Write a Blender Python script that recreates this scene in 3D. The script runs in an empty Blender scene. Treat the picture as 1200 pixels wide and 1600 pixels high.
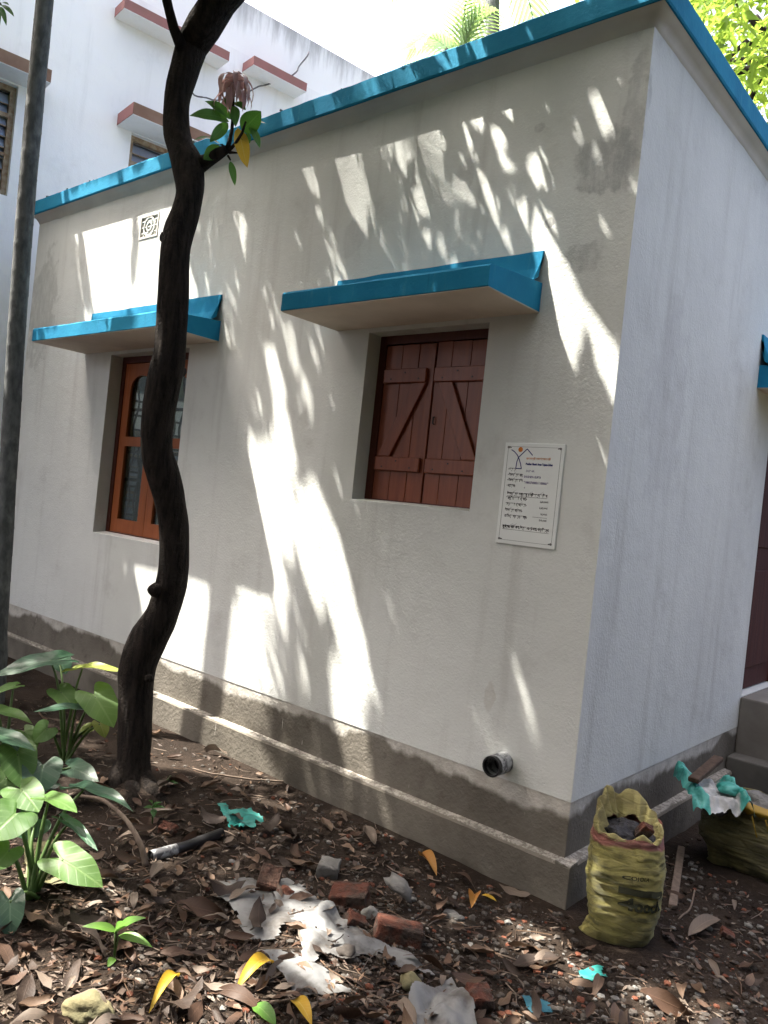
import bpy, bmesh, math, random
import numpy as np
from mathutils import Vector, Matrix, noise

# ------------------------------------------------------------------ camera, world, sun
scene = bpy.context.scene
CAM = Vector((1.455, -3.0892, 1.55))
CR = Vector((0.7552, 0.6470, 0.1057)); CU = Vector((-0.0837, -0.0648, 0.9944)); CF = Vector((-0.6502, 0.7598, -0.0052))
FPX = 1236.69
SUN = Vector((0.5, 0.274, -1.0)).normalized()          # the way the light travels

cd = bpy.data.cameras.new('camera'); cam = bpy.data.objects.new('camera', cd); scene.collection.objects.link(cam)
cd.sensor_fit = 'VERTICAL'; cd.sensor_height = 36; cd.lens = 36 * FPX / 1600; cd.clip_start = 0.05; cd.clip_end = 1000
cam.matrix_world = Matrix(((CR.x, CU.x, -CF.x, CAM.x), (CR.y, CU.y, -CF.y, CAM.y), (CR.z, CU.z, -CF.z, CAM.z), (0, 0, 0, 1)))
scene.camera = cam
scene.render.resolution_x = 768; scene.render.resolution_y = 1024

world = bpy.data.worlds.new('World'); scene.world = world; world.use_nodes = True
wn = world.node_tree.nodes; wn.clear()
sky = wn.new('ShaderNodeTexSky'); sky.sky_type = 'NISHITA'; sky.sun_disc = False
sky.sun_elevation = math.asin(-SUN.z); sky.sun_rotation = math.atan2(-SUN.x, -SUN.y)
sky.air_density = 0.3; sky.dust_density = 8.0; sky.ozone_density = 0.2
bg = wn.new('ShaderNodeBackground'); bg.inputs[1].default_value = 0.15
wo = wn.new('ShaderNodeOutputWorld')
world.node_tree.links.new(sky.outputs[0], bg.inputs[0]); world.node_tree.links.new(bg.outputs[0], wo.inputs[0])

sl = bpy.data.lights.new('sun', 'SUN'); sl.energy = 3.0; sl.angle = math.radians(0.53); sl.color = (1.0, 0.94, 0.84)
so = bpy.data.objects.new('sun', sl); scene.collection.objects.link(so)
so.rotation_euler = SUN.to_track_quat('-Z', 'Y').to_euler(); so.location = (-6, -4, 14)

scene.view_settings.view_transform = 'Standard'; scene.view_settings.look = 'None'
scene.view_settings.gamma = 1.0; scene.view_settings.use_curve_mapping = False
scene.view_settings.exposure = 3.1
scene.render.engine = 'CYCLES'
scene.cycles.max_bounces = 10; scene.cycles.diffuse_bounces = 5; scene.cycles.transparent_max_bounces = 12

# ------------------------------------------------------------------ helpers
COL = scene.collection
rng = random.Random(7)
def PX(px, py, d):
    return CAM + (CR * ((px - 600) / FPX) - CU * ((py - 800) / FPX) + CF) * d
def ray(px, py):
    return CR * ((px - 600) / FPX) - CU * ((py - 800) / FPX) + CF
def GP(px, py, z=0.0):
    d = ray(px, py); return CAM + d * ((z - CAM.z) / d.z)
def to_px(p):
    d = Vector(p) - CAM; z = d.dot(CF)
    return (600 + FPX * d.dot(CR) / z, 800 - FPX * d.dot(CU) / z, z)

def tag(o, label=None, cat=None, group=None, kind=None):
    if label: o['label'] = label
    if cat: o['category'] = cat
    if group: o['group'] = group
    if kind: o['kind'] = kind
    return o
def empty(name, loc=(0, 0, 0), rz=0.0):
    o = bpy.data.objects.new(name, None); COL.objects.link(o); o.location = loc; o.rotation_euler = (0, 0, rz); o.empty_display_size = 0.1
    return o
def link(name, me, mat=None, parent=None, smooth=False):
    o = bpy.data.objects.new(name, me); COL.objects.link(o)
    if mat is not None and not me.materials: me.materials.append(mat)
    if parent is not None: o.parent = parent
    if smooth: me.polygons.foreach_set('use_smooth', [True] * len(me.polygons))
    return o
class MB:
    """collects verts / faces / uvs for one mesh"""
    def __init__(s): s.v = []; s.f = []; s.uv = []
    def add(s, vs, fs, uvs=None):
        b = len(s.v); s.v += [tuple(v) for v in vs]; s.f += [tuple(i + b for i in f) for f in fs]
        s.uv += list(uvs) if uvs is not None else [(0, 0)] * len(vs)
    def box(s, x0, x1, y0, y1, z0, z1, M=None):
        vs = [(x, y, z) for z in (z0, z1) for y in (y0, y1) for x in (x0, x1)]
        if M is not None: vs = [M @ Vector(v) for v in vs]
        s.add(vs, [(0, 2, 3, 1), (4, 5, 7, 6), (0, 1, 5, 4), (2, 6, 7, 3), (0, 4, 6, 2), (1, 3, 7, 5)])
    def bar(s, a, b, w, h, up=Vector((0, 0, 1))):
        a = Vector(a); b = Vector(b); d = (b - a).normalized(); sd = d.cross(Vector(up)).normalized(); u = sd.cross(d)
        vs = [p + sd * (i * w / 2) + u * (j * h / 2) for p in (a, b) for j in (-1, 1) for i in (-1, 1)]
        s.add(vs, [(0, 2, 3, 1), (4, 5, 7, 6), (0, 1, 5, 4), (2, 6, 7, 3), (0, 4, 6, 2), (1, 3, 7, 5)])
    def tube(s, pts, rad, n=8, cap=True, rough=0.0, seed=0):
        pts = [Vector(p) for p in pts]; m = len(pts); vs = []
        if not hasattr(rad, '__len__'): rad = [rad] * m
        ref = Vector((0.31, 0.77, 0.2))
        for i, p in enumerate(pts):
            d = (pts[min(i + 1, m - 1)] - pts[max(i - 1, 0)]).normalized()
            a = d.cross(ref)
            if a.length < 0.05: a = d.cross(Vector((1, 0, 0)))
            a.normalize(); b = d.cross(a)
            for k in range(n):
                t = 2 * math.pi * k / n
                rr = rad[i]
                dirv = a * math.cos(t) + b * math.sin(t)
                if rough: rr *= 1 + rough * noise.noise(p * 9 + dirv * 1.3 + Vector((seed, 0, 0)))
                vs.append(p + dirv * rr)
        fs = [(i * n + k, i * n + (k + 1) % n, (i + 1) * n + (k + 1) % n, (i + 1) * n + k) for i in range(m - 1) for k in range(n)]
        if cap: fs += [tuple(range(n))[::-1], tuple((m - 1) * n + k for k in range(n))]
        uvs = [(k / n, i / max(1, m - 1)) for i in range(m) for k in range(n)]
        s.add(vs, fs, uvs)
    def mesh(s, name):
        me = bpy.data.meshes.new(name); me.from_pydata(s.v, [], s.f)
        if any(u != (0, 0) for u in s.uv):
            l = me.uv_layers.new(name='UVMap'); idx = np.zeros(len(me.loops), dtype=np.int32); me.loops.foreach_get('vertex_index', idx)
            l.data.foreach_set('uv', np.array(s.uv, dtype=np.float32)[idx].ravel())
        me.update(); return me
    def build(s, name, mat=None, parent=None, smooth=False):
        return link(name, s.mesh(name), mat, parent, smooth)
def bevel(o, w, seg=2):
    bm = bmesh.new(); bm.from_mesh(o.data)
    bmesh.ops.bevel(bm, geom=list(bm.edges), offset=w, segments=seg, affect='EDGES', profile=0.6)
    bm.normal_update(); bm.to_mesh(o.data); bm.free(); return o
def spline(pts, n):
    """Catmull-Rom through points of any dimension (tuples)"""
    P = [np.array(p, float) for p in pts]; P = [2 * P[0] - P[1]] + P + [2 * P[-1] - P[-2]]
    out = []; segs = len(P) - 3
    for i in range(n):
        u = i / (n - 1) * segs; k = min(int(u), segs - 1); t = u - k
        a, b, c, d = P[k:k + 4]
        out.append(0.5 * (2 * b + (c - a) * t + (2 * a - 5 * b + 4 * c - d) * t * t + (3 * b - a - 3 * c + d) * t ** 3))
    return out

# ------------------------------------------------------------------ materials
class NT:
    def __init__(s, name):
        s.m = bpy.data.materials.new(name); s.m.use_nodes = True; s.t = s.m.node_tree; s.t.nodes.clear()
        s.out = s.t.nodes.new('ShaderNodeOutputMaterial')
    def n(s, typ, ins=None, **kw):
        nd = s.t.nodes.new('ShaderNode' + typ)
        for k, v in kw.items(): setattr(nd, k, v)
        for k, v in (ins or {}).items(): s.set(nd.inputs[k], v)
        return nd
    def set(s, sock, v):
        if hasattr(v, 'bl_idname') and hasattr(v, 'outputs'): s.t.links.new(v.outputs[0], sock)
        elif hasattr(v, 'is_output'): s.t.links.new(v, sock)
        elif isinstance(v, (tuple, list)) and len(v) == 3 and sock.type == 'RGBA': sock.default_value = (*v, 1)
        else: sock.default_value = v
    def pos(s): return s.n('NewGeometry').outputs['Position']
    def obj(s): return s.n('TexCoord').outputs['Object']
    def mapping(s, vec, scale): return s.n('Mapping', {0: vec, 3: scale}).outputs[0]
    def noise(s, vec, scale, detail=4, rough=0.55): return s.n('TexNoise', {'Vector': vec, 'Scale': scale, 'Detail': detail, 'Roughness': rough}).outputs['Fac']
    def ramp(s, fac, a, b, lo=0.0, hi=1.0): return s.n('MapRange', {0: fac, 1: a, 2: b, 3: lo, 4: hi}, interpolation_type='SMOOTHSTEP').outputs[0]
    def math(s, op, a, b=0.0): return s.n('Math', {0: a, 1: b}, operation=op).outputs[0]
    def mix(s, fac, a, b):
        nd = s.n('Mix', data_type='RGBA'); s.set(nd.inputs[0], fac); s.set(nd.inputs[6], a); s.set(nd.inputs[7], b); return nd.outputs[2]
    def bump(s, h, strength=0.3, dist=0.01, nrm=None):
        nd = s.n('Bump', {'Height': h, 'Strength': strength, 'Distance': dist})
        if nrm is not None: s.set(nd.inputs['Normal'], nrm)
        return nd.outputs[0]
    def principled(s, col, rough=0.7, nrm=None, **kw):
        b = s.n('BsdfPrincipled', {'Base Color': col, 'Roughness': rough})
        if nrm is not None: s.set(b.inputs['Normal'], nrm)
        for k, v in kw.items(): s.set(b.inputs[k.replace('_', ' ')], v)
        return b
    def done(s, sh): s.set(s.out.inputs[0], sh); return s.m

def simple(name, a, b, scale=6, rough=0.75, bump=0.2, bscale=40, bdist=0.004, stretch=(1, 1, 1), coord='obj', lo=0.3, hi=0.7, spec=0.3):
    t = NT(name); v = t.mapping(t.obj() if coord == 'obj' else t.pos(), stretch)
    c = t.mix(t.ramp(t.noise(v, scale), lo, hi), a, b)
    return t.done(t.principled(c, rough, t.bump(t.noise(v, bscale, 3), bump, bdist), Specular_IOR_Level=spec))

def wall_mat(name, A, B, grime, patches=(), bumpk=0.24):
    t = NT(name); p = t.pos()
    c = t.mix(t.ramp(t.noise(p, 0.9, 5), 0.35, 0.68), A, B)
    st = t.noise(t.mapping(p, (7, 7, 0.55)), 1.0, 6, 0.65)                     # rain streaks
    c = t.mix(t.ramp(st, 0.5, 0.8, 0, 0.5), c, grime)
    c = t.mix(t.ramp(t.noise(p, 2.3, 7, 0.7), 0.52, 0.78, 0, 0.5), c, grime)
    fine = t.noise(p, 38, 5, 0.7)
    for (cx, cy, cz, rx, rz, col, amt) in patches:                              # damp and mould stains
        d = t.n('VectorMath', {0: p, 1: (cx, cy, cz)}, operation='SUBTRACT').outputs[0]
        d = t.n('VectorMath', {0: d, 1: (1 / rx, 1 / rx, 1 / rz)}, operation='MULTIPLY').outputs[0]
        ln = t.n('VectorMath', {0: d}, operation='LENGTH').outputs['Value']
        f = t.math('ADD', ln, t.math('MULTIPLY', t.math('SUBTRACT', t.noise(p, 6.5, 5, 0.6), 0.5), 2.2))
        f = t.ramp(f, 1.05, 0.8, 0, 1)
        f = t.math('MULTIPLY', f, t.ramp(t.noise(t.mapping(p, (16, 16, 6)), 1.6, 6, 0.75), 0.3, 0.62, 0.25, 1))
        c = t.mix(t.math('MULTIPLY', f, amt), c, col)
    c = t.mix(t.ramp(fine, 0.68, 0.78, 0, 0.4), c, grime)
    vor = t.n('TexVoronoi', {'Vector': p, 'Scale': 33.0}).outputs['Distance']
    pits = t.math('MULTIPLY', t.ramp(vor, 0.0, 0.16, -1, 0), t.ramp(t.noise(p, 5, 2), 0.5, 0.65))
    h = t.math('ADD', t.math('MULTIPLY', t.noise(p, 75, 4, 0.6), 0.8), t.math('MULTIPLY', t.noise(p, 9, 5, 0.6), 1.6))
    h = t.math('ADD', h, t.math('MULTIPLY', pits, 0.9))
    return t.done(t.principled(c, 0.9, t.bump(h, bumpk, 0.012), Specular_IOR_Level=0.15))

M = {}
M['wall'] = wall_mat('white_washed_plaster', (0.63, 0.648, 0.62), (0.565, 0.582, 0.56), (0.36, 0.355, 0.335),
    [(-0.16, 0, 3.13, 0.15, 0.15, (0.3, 0.31, 0.31), 0.7), (-0.05, 0, 3.3, 0.06, 0.35, (0.33, 0.34, 0.34), 0.55),
     (-0.22, 0, 2.72, 0.10, 0.08, (0.36, 0.37, 0.36), 0.7), (-0.9, 0, 3.22, 0.06, 0.09, (0.45, 0.45, 0.44), 0.5), (-1.62, 0, 3.0, 0.07, 0.13, (0.46, 0.46, 0.45), 0.5),
     (-2.0, 0, 1.35, 0.05, 0.1, (0.42, 0.42, 0.40), 0.5), (0, 0.55, 2.2, 0.25, 0.5, (0.42, 0.42, 0.42), 0.3), (-0.45, 0, 0.75, 0.03, 0.07, (0.42, 0.40, 0.35), 0.5),
     (-5.2, 0, 2.9, 0.25, 0.5, (0.35, 0.36, 0.34), 0.6), (-0.4, 0, 2.9, 0.03, 0.03, (0.2, 0.2, 0.2), 0.8), (-0.5, 0, 3.35, 0.03, 0.025, (0.4, 0.4, 0.4), 0.6)])
M['cornice'] = simple('cream_limewash', (0.62, 0.595, 0.55), (0.53, 0.51, 0.47), 3, 0.9, 0.2, 30, coord='pos')
M['soffit'] = simple('cream_soffit_paint', (0.66, 0.58, 0.49), (0.55, 0.48, 0.40), 3, 0.9, 0.15, 30, coord='pos')
def plinth_mat():
    t = NT('cement_plinth'); p = t.pos(); z = t.n('SeparateXYZ', {0: p}).outputs[2]
    c = t.mix(t.ramp(t.noise(p, 2.5, 5), 0.3, 0.7), (0.10, 0.09, 0.074), (0.165, 0.15, 0.126))
    c = t.mix(t.ramp(t.noise(p, 11, 4), 0.55, 0.75, 0, 0.5), c, (0.065, 0.05525, 0.04225))
    edge = t.math('ADD', t.noise(t.mapping(p, (2.2, 2.2, 0.9)), 1.1, 3, 0.5), t.math('MULTIPLY', t.noise(t.mapping(p, (22, 22, 2)), 1.0, 4), 0.16))
    lim = t.ramp(edge, 0.25, 1.0, 0.29, 0.43)                                   # ragged lower edge of the whitewash
    f = t.ramp(t.math('SUBTRACT', z, lim), -0.008, 0.03, 0, 0.85)
    c = t.mix(f, c, t.mix(t.ramp(t.noise(p, 8, 5), 0.35, 0.7), (0.56, 0.54, 0.49), (0.38, 0.36, 0.32)))
    drip = t.ramp(t.noise(t.mapping(p, (60, 60, 7)), 1.0, 2, 0.5), 0.74, 0.78)   # whitewash drips
    c = t.mix(t.math('MULTIPLY', drip, 0.7), c, (0.55, 0.53, 0.49))
    h = t.math('ADD', t.noise(p, 60, 4), t.math('MULTIPLY', t.noise(p, 7, 4), 2.0))
    return t.done(t.principled(c, 0.9, t.bump(h, 0.4, 0.01), Specular_IOR_Level=0.2))
M['plinth'] = plinth_mat()
def ledge_mat():
    t = NT('cement_ledge'); p = t.pos(); z = t.n('SeparateXYZ', {0: p}).outputs[2]
    c = t.mix(t.ramp(t.noise(p, 3.5, 5), 0.3, 0.7), (0.10, 0.09, 0.074), (0.16, 0.145, 0.12))
    spl = t.ramp(t.noise(p, 48, 4, 0.7), 0.42, 0.56)
    top = t.ramp(z, 0.166, 0.171)
    c = t.mix(t.math('MULTIPLY', top, t.math('ADD', t.math('MULTIPLY', spl, 0.55), 0.12)), c, (0.40, 0.38, 0.34))   # lighter tone on the ledge top, mostly in speckles
    drip = t.ramp(t.noise(t.mapping(p, (40, 40, 5)), 1.0, 2, 0.5), 0.72, 0.78)
    c = t.mix(t.math('MULTIPLY', drip, 0.6), c, (0.45, 0.43, 0.39))
    return t.done(t.principled(c, 0.9, t.bump(t.noise(p, 50, 4), 0.5, 0.01), Specular_IOR_Level=0.2))
M['ledge'] = ledge_mat()
def blue_mat():
    t = NT('blue_distemper'); p = t.pos()
    c = t.mix(t.ramp(t.noise(p, 4, 5), 0.3, 0.7), (0.012, 0.165, 0.30), (0.02, 0.22, 0.37))
    c = t.mix(t.ramp(t.noise(t.mapping(p, (14, 14, 3)), 1, 6, 0.75), 0.55, 0.75, 0, 0.6), c, (0.06, 0.27, 0.36))
    c = t.mix(t.ramp(t.noise(t.mapping(p, (30, 30, 2)), 1, 4, 0.6), 0.62, 0.8, 0, 0.5), c, (0.012, 0.09, 0.15))
    c = t.mix(t.ramp(t.noise(p, 26, 5, 0.7), 0.67, 0.76, 0, 0.6), c, (0.10, 0.14, 0.17))
    return t.done(t.principled(c, 0.85, t.bump(t.noise(p, 45, 4), 0.25, 0.008), Specular_IOR_Level=0.12))
M['blue'] = blue_mat()
def wood_mat(name, a, b, rough):
    t = NT(name); v = t.obj(); g = t.noise(t.mapping(v, (34, 34, 2.2)), 1.0, 6, 0.65)
    c = t.mix(t.ramp(g, 0.3, 0.72), a, b)
    return t.done(t.principled(c, rough, t.bump(g, 0.35, 0.006), Specular_IOR_Level=0.25))
M['shutter'] = wood_mat('red_brown_gloss_paint', (0.15, 0.036, 0.015), (0.21, 0.055, 0.022), 0.36)
M['frame_dark'] = wood_mat('dark_brown_paint', (0.06, 0.014, 0.009), (0.085, 0.022, 0.013), 0.4)
M['casement'] = wood_mat('orange_brown_paint', (0.24, 0.068, 0.022), (0.30, 0.09, 0.03), 0.35)
M['door'] = wood_mat('maroon_door_paint', (0.04, 0.009, 0.006), (0.06, 0.014, 0.009), 0.85)
M['old_wood'] = wood_mat('weathered_wood', (0.104, 0.078, 0.0585), (0.169, 0.13, 0.104), 0.9)
M['iron'] = simple('black_iron', (0.012, 0.012, 0.014), (0.03, 0.025, 0.022), 30, 0.55)
M['hole'] = simple('dark_inside', (0.006, 0.006, 0.007), (0.01, 0.01, 0.01), 5, 0.9)
def glass_mat(name, tint, refl=0.10):
    t = NT(name); tr = t.n('BsdfTransparent', {0: tint}); g = t.n('BsdfGlossy', {0: (0.9, 0.92, 0.95), 1: 0.04})
    lw = t.n('LayerWeight', {0: 0.35}); f = t.math('ADD', t.math('MULTIPLY', lw.outputs[0], 0.22), refl)
    mx = t.n('MixShader'); t.set(mx.inputs[0], f); t.set(mx.inputs[1], tr); t.set(mx.inputs[2], g); return t.done(mx)
M['glass'] = glass_mat('window_glass', (0.72, 0.76, 0.72), 0.03)
M['louvre'] = simple('frosted_louvre_glass', (0.30, 0.35, 0.46), (0.24, 0.28, 0.38), 3, 0.25)
M['interior'] = simple('room_plaster', (0.42, 0.42, 0.40), (0.36, 0.36, 0.34), 3, 0.9, coord='pos')
M['nwall'] = wall_mat('neighbour_whitewash', (0.82, 0.85, 0.87), (0.78, 0.81, 0.83), (0.6, 0.63, 0.65), [], 0.15)
def coping_mat():
    t = NT('stained_parapet'); p = t.pos(); z = t.n('SeparateXYZ', {0: p}).outputs[2]
    f = t.math('SUBTRACT', z, t.ramp(t.noise(t.mapping(p, (6, 6, 0.8)), 1.0, 6, 0.7), 0.3, 0.8, 6.9, 7.3))
    c = t.mix(t.ramp(f, -0.25, 0.2, 0, 0.75), (0.82, 0.85, 0.87), (0.25, 0.26, 0.27))
    return t.done(t.principled(c, 0.9, t.bump(t.noise(p, 30, 4), 0.3, 0.01)))
M['parapet'] = coping_mat()
M['pink'] = simple('faded_brick_red_paint', (0.28, 0.13, 0.125), (0.23, 0.12, 0.11), 5, 0.85, coord='pos')
M['brownedge'] = simple('weathered_canopy_edge', (0.161, 0.098, 0.07), (0.21, 0.14, 0.105), 5, 0.9, coord='pos')
M['nframe'] = simple('rusty_cream_steel', (0.36, 0.30, 0.22), (0.22, 0.14, 0.08), 20, 0.7, coord='pos')

def soil_mat():
    t = NT('bare_soil'); p = t.pos()
    c = t.mix(t.ramp(t.noise(p, 2.2, 6), 0.3, 0.7), (0.0169, 0.0117, 0.00845), (0.0377, 0.02665, 0.0195))
    c = t.mix(t.ramp(t.noise(p, 24, 6, 0.7), 0.5, 0.75, 0, 0.7), c, (0.06175, 0.0468, 0.03575))
    c = t.mix(t.ramp(t.noise(p, 90, 3), 0.6, 0.72, 0, 0.6), c, (0.02, 0.015, 0.012))
    h = t.math('ADD', t.noise(p, 26, 6, 0.7), t.math('MULTIPLY', t.noise(p, 120, 4, 0.7), 0.5))
    return t.done(t.principled(c, 0.95, t.bump(h, 0.9, 0.03), Specular_IOR_Level=0.15))
M['soil'] = soil_mat()
def bark_mat(name, a, b, c3, zs, bs):
    t = NT(name); v = t.pos()
    g = t.noise(t.mapping(v, (bs, bs, zs)), 1.0, 6, 0.65)
    c = t.mix(t.ramp(g, 0.3, 0.7), a, b)
    c = t.mix(t.ramp(t.noise(v, 6, 5, 0.6), 0.62, 0.78, 0, 0.6), c, c3)
    return t.done(t.principled(c, 0.92, t.bump(t.math('ADD', g, t.math('MULTIPLY', t.noise(v, 70, 4), 0.4)), 1.0, 0.035), Specular_IOR_Level=0.15))
M['bark'] = bark_mat('mango_bark', (0.008, 0.0065, 0.006), (0.032, 0.025, 0.02), (0.06, 0.052, 0.04), 6, 42)
def palm_bark():
    t = NT('palm_bark'); v = t.pos()
    g = t.noise(t.mapping(v, (30, 30, 12)), 1.0, 5, 0.6)
    c = t.mix(t.ramp(g, 0.3, 0.7), (0.06, 0.065, 0.066), (0.12, 0.128, 0.128))
    c = t.mix(t.ramp(t.noise(v, 7, 4), 0.58, 0.74, 0, 0.6), c, (0.19, 0.2, 0.195))
    c = t.mix(t.ramp(t.noise(v, 4, 4), 0.6, 0.75, 0, 0.5), c, (0.06, 0.06, 0.055))
    return t.done(t.principled(c, 0.9, t.bump(g, 0.6, 0.01), Specular_IOR_Level=0.2))
M['palmbark'] = palm_bark()

def leaf_mat(name, a, b, vein, rough=0.45, trans=0.35, nveins=9, spec=0.4, tcol=None):
    t = NT(name); uv = t.n('TexCoord').outputs['UV']; s = t.n('SeparateXYZ', {0: uv})
    av = t.math('ABSOLUTE', s.outputs[1])
    lat = t.math('FRACT', t.math('SUBTRACT', t.math('MULTIPLY', s.outputs[0], float(nveins)), t.math('MULTIPLY', av, 2.0)))
    f = t.math('MAXIMUM', t.ramp(av, 0.08, 0.02), t.math('MULTIPLY', t.ramp(lat, 0.16, 0.02), 0.55))
    oi = t.n('ObjectInfo').outputs['Random']
    nz = t.math('ADD', t.noise(t.obj(), 5, 3), t.math('MULTIPLY', t.math('SUBTRACT', oi, 0.5), 0.25))
    c = t.mix(t.ramp(nz, 0.3, 0.7), a, b)
    c = t.mix(t.math('MULTIPLY', f, 0.55), c, vein)
    p = t.principled(c, rough, t.bump(f, 0.25, 0.004), Specular_IOR_Level=spec)
    tr = t.n('BsdfTranslucent', {0: tcol if tcol else c})
    mx = t.n('MixShader', {0: trans, 1: p, 2: tr}); return t.done(mx)
M['crownleaf'] = leaf_mat('mango_foliage', (0.045, 0.075, 0.028), (0.07, 0.105, 0.042), (0.10, 0.15, 0.06), 0.4, 0.35, tcol=(0.12, 0.15, 0.07))
M['sprout'] = leaf_mat('mango_leaf_green', (0.03, 0.0975, 0.0225), (0.0525, 0.1425, 0.03), (0.12, 0.225, 0.0675), 0.4, 0.35, 12, tcol=(0.09, 0.24, 0.03))
M['flush'] = leaf_mat('young_copper_leaf', (0.24, 0.12, 0.13), (0.36, 0.24, 0.22), (0.42, 0.30, 0.26), 0.35, 0.35, 12, tcol=(0.45, 0.25, 0.22))
M['yellowleaf'] = leaf_mat('yellowed_leaf', (0.465, 0.285, 0.015), (0.51, 0.3375, 0.03), (0.525, 0.4125, 0.1125), 0.5, 0.3, 12)
M['taro'] = leaf_mat('taro_leaf', (0.05, 0.12, 0.025), (0.085, 0.17, 0.035), (0.17, 0.27, 0.09), 0.5, 0.35, 6, 0.35, tcol=(0.16, 0.30, 0.04))
M['tarodark'] = leaf_mat('dark_taro_leaf', (0.01875, 0.06375, 0.03375), (0.03375, 0.09, 0.045), (0.09, 0.165, 0.09), 0.4, 0.25, 6, 0.5)
M['taroyellow'] = leaf_mat('yellow_green_taro_leaf', (0.15, 0.2025, 0.0225), (0.21, 0.2475, 0.0375), (0.3, 0.315, 0.09), 0.42, 0.35, 6, 0.5)
M['petiole'] = simple('green_stalk', (0.049, 0.091, 0.0245), (0.084, 0.14, 0.042), 8, 0.5)
M['seedling'] = leaf_mat('bright_seedling_leaf', (0.075, 0.1875, 0.02625), (0.1125, 0.24, 0.0375), (0.1875, 0.3, 0.075), 0.45, 0.35, 8, tcol=(0.1875, 0.3375, 0.045))
M['farleaf'] = leaf_mat('sunlit_tree_leaf', (0.09, 0.18, 0.03), (0.16, 0.26, 0.04), (0.2, 0.3, 0.08), 0.4, 0.5, tcol=(0.30, 0.43, 0.06))
M['frond'] = leaf_mat('palm_frond_leaf', (0.06, 0.12, 0.05), (0.10, 0.18, 0.07), (0.2, 0.26, 0.1), 0.4, 0.4, tcol=(0.25, 0.36, 0.12))
for i, (a, b) in enumerate([((0.0864, 0.0540, 0.0338), (0.1224, 0.0792, 0.0518)), ((0.0468, 0.0259, 0.0158), (0.0720, 0.0396, 0.0245)), ((0.1080, 0.0828, 0.0634), (0.1440, 0.1116, 0.0864)), ((0.052, 0.029, 0.019), (0.078, 0.044, 0.028)), ((0.0274, 0.0180, 0.0130), (0.0468, 0.0302, 0.0216))]):
    M['dry%d' % i] = leaf_mat('dry_leaf_%s' % 'abcde'[i], a, b, (b[0] * 1.25, b[1] * 1.25, b[2] * 1.25), 0.6, 0.12, 11, 0.3)
M['orangeleaf'] = leaf_mat('orange_dead_leaf', (0.266, 0.105, 0.014), (0.315, 0.154, 0.028), (0.35, 0.21, 0.07), 0.5, 0.2, 11)
M['brick'] = simple('broken_brick', (0.085, 0.03, 0.018), (0.038, 0.027, 0.021), 14, 0.95, 1.0, 34, 0.02, lo=0.4, hi=0.62)
M['brickdark'] = simple('mossy_brick', (0.05, 0.034, 0.025), (0.085, 0.04, 0.027), 8, 0.95, 1.0, 40, 0.02)
M['concrete'] = simple('concrete_lump', (0.168, 0.1645, 0.154), (0.098, 0.0945, 0.0875), 12, 0.95, 0.8, 50, 0.01)
M['mossy'] = simple('mossy_stone', (0.154, 0.133, 0.07), (0.091, 0.0875, 0.049), 9, 0.95, 0.7, 40, 0.01)
M['gravel'] = simple('mixed_gravel', (0.0845, 0.07475, 0.065), (0.039, 0.0325, 0.02795), 14, 0.95, 0.5, 60, 0.005, coord='pos')
M['redchip'] = simple('brick_chips', (0.13, 0.04225, 0.02275), (0.078, 0.0325, 0.0195), 14, 0.95, 0.5, 60, 0.005, coord='pos')
def sheet_mat(name, a, b, rough=0.55, trans=0.15, weave=0):
    t = NT(name); v = t.obj(); c = t.mix(t.ramp(t.noise(v, 9, 5, 0.65), 0.4, 0.72), a, b)
    h = t.noise(v, 30, 4)
    if weave: h = t.math('ADD', h, t.math('MULTIPLY', t.n('TexWave', {'Vector': v, 'Scale': 90.0}).outputs[1], 0.4))
    p = t.principled(c, rough, t.bump(h, 0.25, 0.006)); tr = t.n('BsdfTranslucent', {0: c})
    return t.done(t.n('MixShader', {0: trans, 1: p, 2: tr}))
M['whitesheet'] = sheet_mat('dirty_white_plastic', (0.17, 0.175, 0.175), (0.06, 0.052, 0.045))
M['teal'] = sheet_mat('teal_plastic', (0.018, 0.228, 0.198), (0.012, 0.156, 0.138))
M['bluescrap'] = sheet_mat('blue_plastic', (0.024, 0.132, 0.18), (0.018, 0.084, 0.114))
M['tan'] = sheet_mat('withered_leaf_skin', (0.195, 0.1755, 0.0845), (0.13, 0.117, 0.0585), 0.7, 0.15)
M['lightsack'] = sheet_mat('pale_yellow_sacking', (0.315, 0.301, 0.182), (0.21, 0.203, 0.119), 0.7, 0.1, 1)
def sack_mat(name, a, b, dirt, collar=None, zc=0.4):
    t = NT(name); v = t.obj(); z = t.n('SeparateXYZ', {0: v})
    c = t.mix(t.ramp(t.noise(v, 7, 5), 0.35, 0.7), a, b)
    c = t.mix(t.ramp(t.noise(t.mapping(v, (7, 7, 26)), 1.0, 5, 0.7), 0.44, 0.66, 0, 0.75), c, dirt)
    c = t.mix(t.ramp(t.noise(v, 4.5, 4), 0.5, 0.72, 0, 0.65), c, (dirt[0] * 0.6, dirt[1] * 0.6, dirt[2] * 0.6))
    if collar:
        f = t.ramp(t.math('ADD', z.outputs[2], t.math('MULTIPLY', t.math('SUBTRACT', t.noise(v, 5, 3), 0.5), 0.16)), zc - 0.006, zc + 0.006)
        c = t.mix(f, c, collar)
    h = t.math('ADD', t.noise(t.mapping(v, (9, 9, 70)), 1.0, 4, 0.6), t.math('MULTIPLY', t.n('TexWave', {'Vector': v, 'Scale': 110.0}, bands_direction='Z').outputs[1], 0.25))
    cr = t.n('TexVoronoi', {'Vector': t.mapping(v, (9, 9, 22)), 'Scale': 1.0}, feature='DISTANCE_TO_EDGE').outputs[0]
    h = t.math('ADD', h, t.math('MULTIPLY', t.ramp(cr, 0.0, 0.12), 0.5))
    return t.done(t.principled(c, 0.5, t.bump(h, 0.9, 0.014), Specular_IOR_Level=0.4))
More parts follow.
